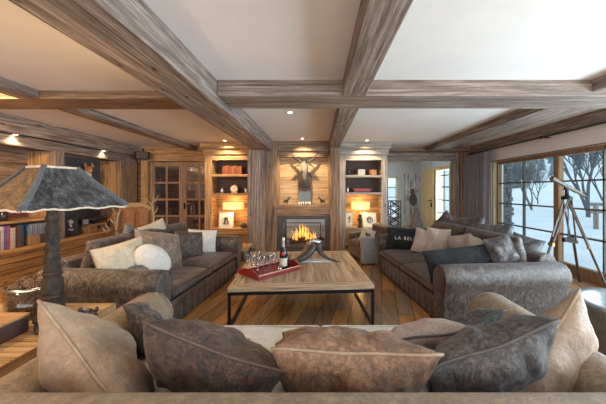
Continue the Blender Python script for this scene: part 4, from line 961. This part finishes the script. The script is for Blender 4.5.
# ------------------------------------------------------------------ telescope
TS = thing('telescope', 'brass and black telescope on a tall wooden tripod by the window', 'telescope', (3.65, 4.4, 0))
ap = Vector((0, 0, 1.40)); feet = [Vector((-.42, .05, 0)), Vector((.60, .47, 0)), Vector((.30, -.38, 0))]
tw = wood('tripod_', (.03, .018, .015), (.07, .042, .033), (.12, .075, .055), 'z', knots=False, rough=.35)
for f_ in feet:
    d = (f_-ap).normalized(); sd = d.cross(Vector((0, 0, 1))).normalized()
    m = MB(); a = ap+d*.05; mid = ap+(f_-ap)*.5
    m.bar(a+sd*.05, mid+sd*.03, .020, .024).bar(a-sd*.05, mid-sd*.03, .020, .024).bar(ap+(f_-ap)*.42, f_+Vector((0, 0, .01)), .034, .026)
    lo = m.build('tripod_leg', tw, TS, bevel=.003)
    MB().bar(mid+sd*.055, mid-sd*.055, .03, .045).build('clamp', flat('brass', (.45, .32, .14), .3, .8), lo)
MB().lathe([(0, -.04), (.07, -.04), (.07, .0), (.03, .02), (.025, .09), (.035, .11), (0, .12)], 16, c=ap, cap=False).build('tripod_head', BLACK, TS, smooth=True)
c0 = ap+Vector((.0, 0, .15)); e0 = c0+Vector((-.27, -.06, .12)); e1 = c0+Vector((.34, .06, -.15))
dv = (e1-e0)
MB().tube([e0, e0+dv*.06, e0+dv*.062, e0+dv*.7, e0+dv*.702, e0+dv*.86, e0+dv*.862, e1], [.036, .036, .030, .028, .022, .022, .016, .016], 16).build('barrel', flat('bronze_barrel', (.10, .08, .06), .5, .3), TS, smooth=False)
MB().tube([e1-dv*.05, e1+dv*.02], .021, 14).build('eyepiece', BLACK, TS)
MB().tube([c0+Vector((-.02, 0, -.05)), c0+Vector((.0, 0, 0))], .03, 10).build('cradle', BLACK, TS)
MB().bar(ap+Vector((.02, 0, -.62)), ap+Vector((.02, 0, -.02)), .012).box(-.05, .09, -.03, .03, .74, .80).build('centre_brace', BLACK, TS)

# ------------------------------------------------------------------ zinc tub at right of foreground sofa
t = thing('zinc_tub', 'round grey metal tub at the right edge beside the foreground sofa', 'tub', (2.62, 2.48, 0))
MB().lathe([(0, .0), (.27, .0), (.30, .03), (.385, .50), (.41, .53), (.415, .55), (.40, .565), (.33, .56), (.31, .54), (.25, .40), (0, .39)], 48, cap=False).build('bowl', flat('zinc', (.22, .23, .25), .35, .6), t, smooth=True)
MB().lathe([(0, .392), (.24, .392), (.24, .41), (0, .43)], 30, cap=False).build('inner_disc', flat('black_inner', (.03, .028, .026), .8), t, smooth=True)  # black disc closing the inside of the tub

# ------------------------------------------------------------------ outdoors
def snowmat():
    m, nt, b = new_mat('snow'); v = coords(nt, (1, 1, 1)); n = nz(nt, v, .8, 6)
    nt.links.new(ramp(nt, n, [(.3, (.60, .66, .70)), (.7, (.76, .80, .83))]), b.inputs['Base Color']); b.inputs['Roughness'].default_value = .8; bump(nt, b, n, .5, .1); return m
SN = snowmat()
def terr(x, y):
    z = -.25+.22*noise.noise(Vector((x*.35, y*.35, 3)))
    if x > 9: z += (x-9)*.035
    if x > 22: z += (x-22)*.08
    if x > 40: z += (x-40)*.15
    return z+.02*x*noise.noise(Vector((x*.05, y*.05, 0)))
g = MB().grid(90, 90, lambda u, v: (lambda x, y: Vector((x, y, terr(x, y))))(4.62+125*u**2.2, -20+220*v))
o = g.build('ground', SN, smooth=True); o['kind'] = 'structure'
t = thing('stone_pillar', 'stacked stone pillar outside the far end of the windows', 'pillar', (5.40, 8.70, -.1)); B(-.13, .12, -.14, .14, 0, 2.7).build('core', flat('pillar_core', (.10, .10, .10), .9), t)
random.seed(5); m = MB(); z = 0
while z < 2.75:
    h_ = random.uniform(.07, .15); e = random.uniform(-.05, .05); q = random.uniform(-.06, .06)
    m.box(-.17+e, q-.004, -.17+e*.5, .17, z, z+h_-.004).box(q+.004, .16-e, -.17-e*.5, .17, z+.01, z+h_*.95); z += h_
m.build('stones', flat('dry_stone', (.17, .16, .15), .9), t, bevel=.025)
def tree(lab, loc, h_, seed, lean_=0):
    random.seed(seed); m = MB()
    def br(p, d, L, r, dep):
        q = p+d*L*.5+Vector((random.uniform(-.04, .04), random.uniform(-.04, .04), .03))*L; e = p+d*L
        m.tube([p, q, e], [r, r*.82, r*.62], 5 if dep < 2 else 3, cap=False)
        if dep >= 6: return
        for k in range(3):
            nd = (d+Vector((random.uniform(-.75, .75), random.uniform(-.75, .75), random.uniform(.0, .7)))).normalized()
            br(e if k else q, nd, L*random.uniform(.64, .84), r*.64, dep+1)
    br(Vector((0, 0, 0)), Vector((lean_, 0, 1)).normalized(), h_*.22, h_*.013, 0)
    br(Vector((0, 0, h_*.05)), Vector((lean_-.35, .2, 1)).normalized(), h_*.24, h_*.010, 0)
    o = m.build('bare_tree', flat('winter_bark', (.13, .125, .135), .9)); o.location = loc; mark(o, lab, 'tree'); return o
tree('large leafless tree close outside the right-hand window', (14.6, 16.2, -.2), 9.0, 3)
tree('leafless bushy tree behind the telescope barrel', (15.0, 21.0, -.3), 5.6, 8)
tree('leafless tree at the right edge of the window view', (21.5, 22.5, .0), 8.0, 12)
tree('small frosted shrub tree beyond the second window pane', (22.0, 30.0, .1), 5.0, 21)
CON = flat('frosted_conifer', (.20, .26, .28), .9)
m = MB(); random.seed(4)
m.lathe([(.12, 0), (.08, 1)], 6)
for k in range(11):
    z = .6+k*.62; r_ = 1.9*(1-k/11.5); n = 14; o = len(m.v)
    m.v.append(Vector((0, 0, z+.95)))
    for j in range(n):
        a = 2*PI*j/n; rr = r_*(1 if j % 2 else .68)*random.uniform(.85, 1.1); m.v.append(Vector((rr*math.cos(a), rr*math.sin(a), z-.15*(j % 2))))
    for j in range(n): m.f.append((o, o+1+j, o+1+(j+1) % n))
c0_ = m.build('conifer', CON); random.seed(9)
mark(c0_, 'frosted dark conifer on the snowy slope outside the windows', 'tree', 'conifers on the far slope')
k = 0
for i in range(17):
    for j in range(14):
        a_ = .50+.042*i+random.uniform(-.016, .016); d_ = 58+6.6*j+random.uniform(-2, 2)
        x_ = d_*math.sin(a_); y_ = d_*math.cos(a_)
        if x_ < 34 or x_ > 118 or d_ < 66+(a_-.6)*110: continue
        c = c0_ if k == 0 else c0_.copy()
        if k: COL.objects.link(c)
        k += 1; s_ = random.uniform(.42, .68)
        c.location = (x_, y_, terr(x_, y_)-.3); c.scale = (s_, s_, s_*random.uniform(.9, 1.3)); c.rotation_euler = (0, 0, random.uniform(0, 6))
t = thing('garden_fence', 'snow-topped wooden fence rail in the garden beyond the telescope', 'fence', (13.5, 12.2, -.2))
for z in (.75, 1.05): B(-2.4, 2.6, -.04, .04, z, z+.12).build('rail', greyw('x'), t)
B(-2.4, 2.6, -.07, .07, 1.17, 1.25).build('snow_cap', SN, t, bevel=.03)
for x in (-2.2, -.6, 1.0, 2.4): B(x-.06, x+.06, -.06, .06, 0, 1.17).build('fence_post', greyw('z'), t)
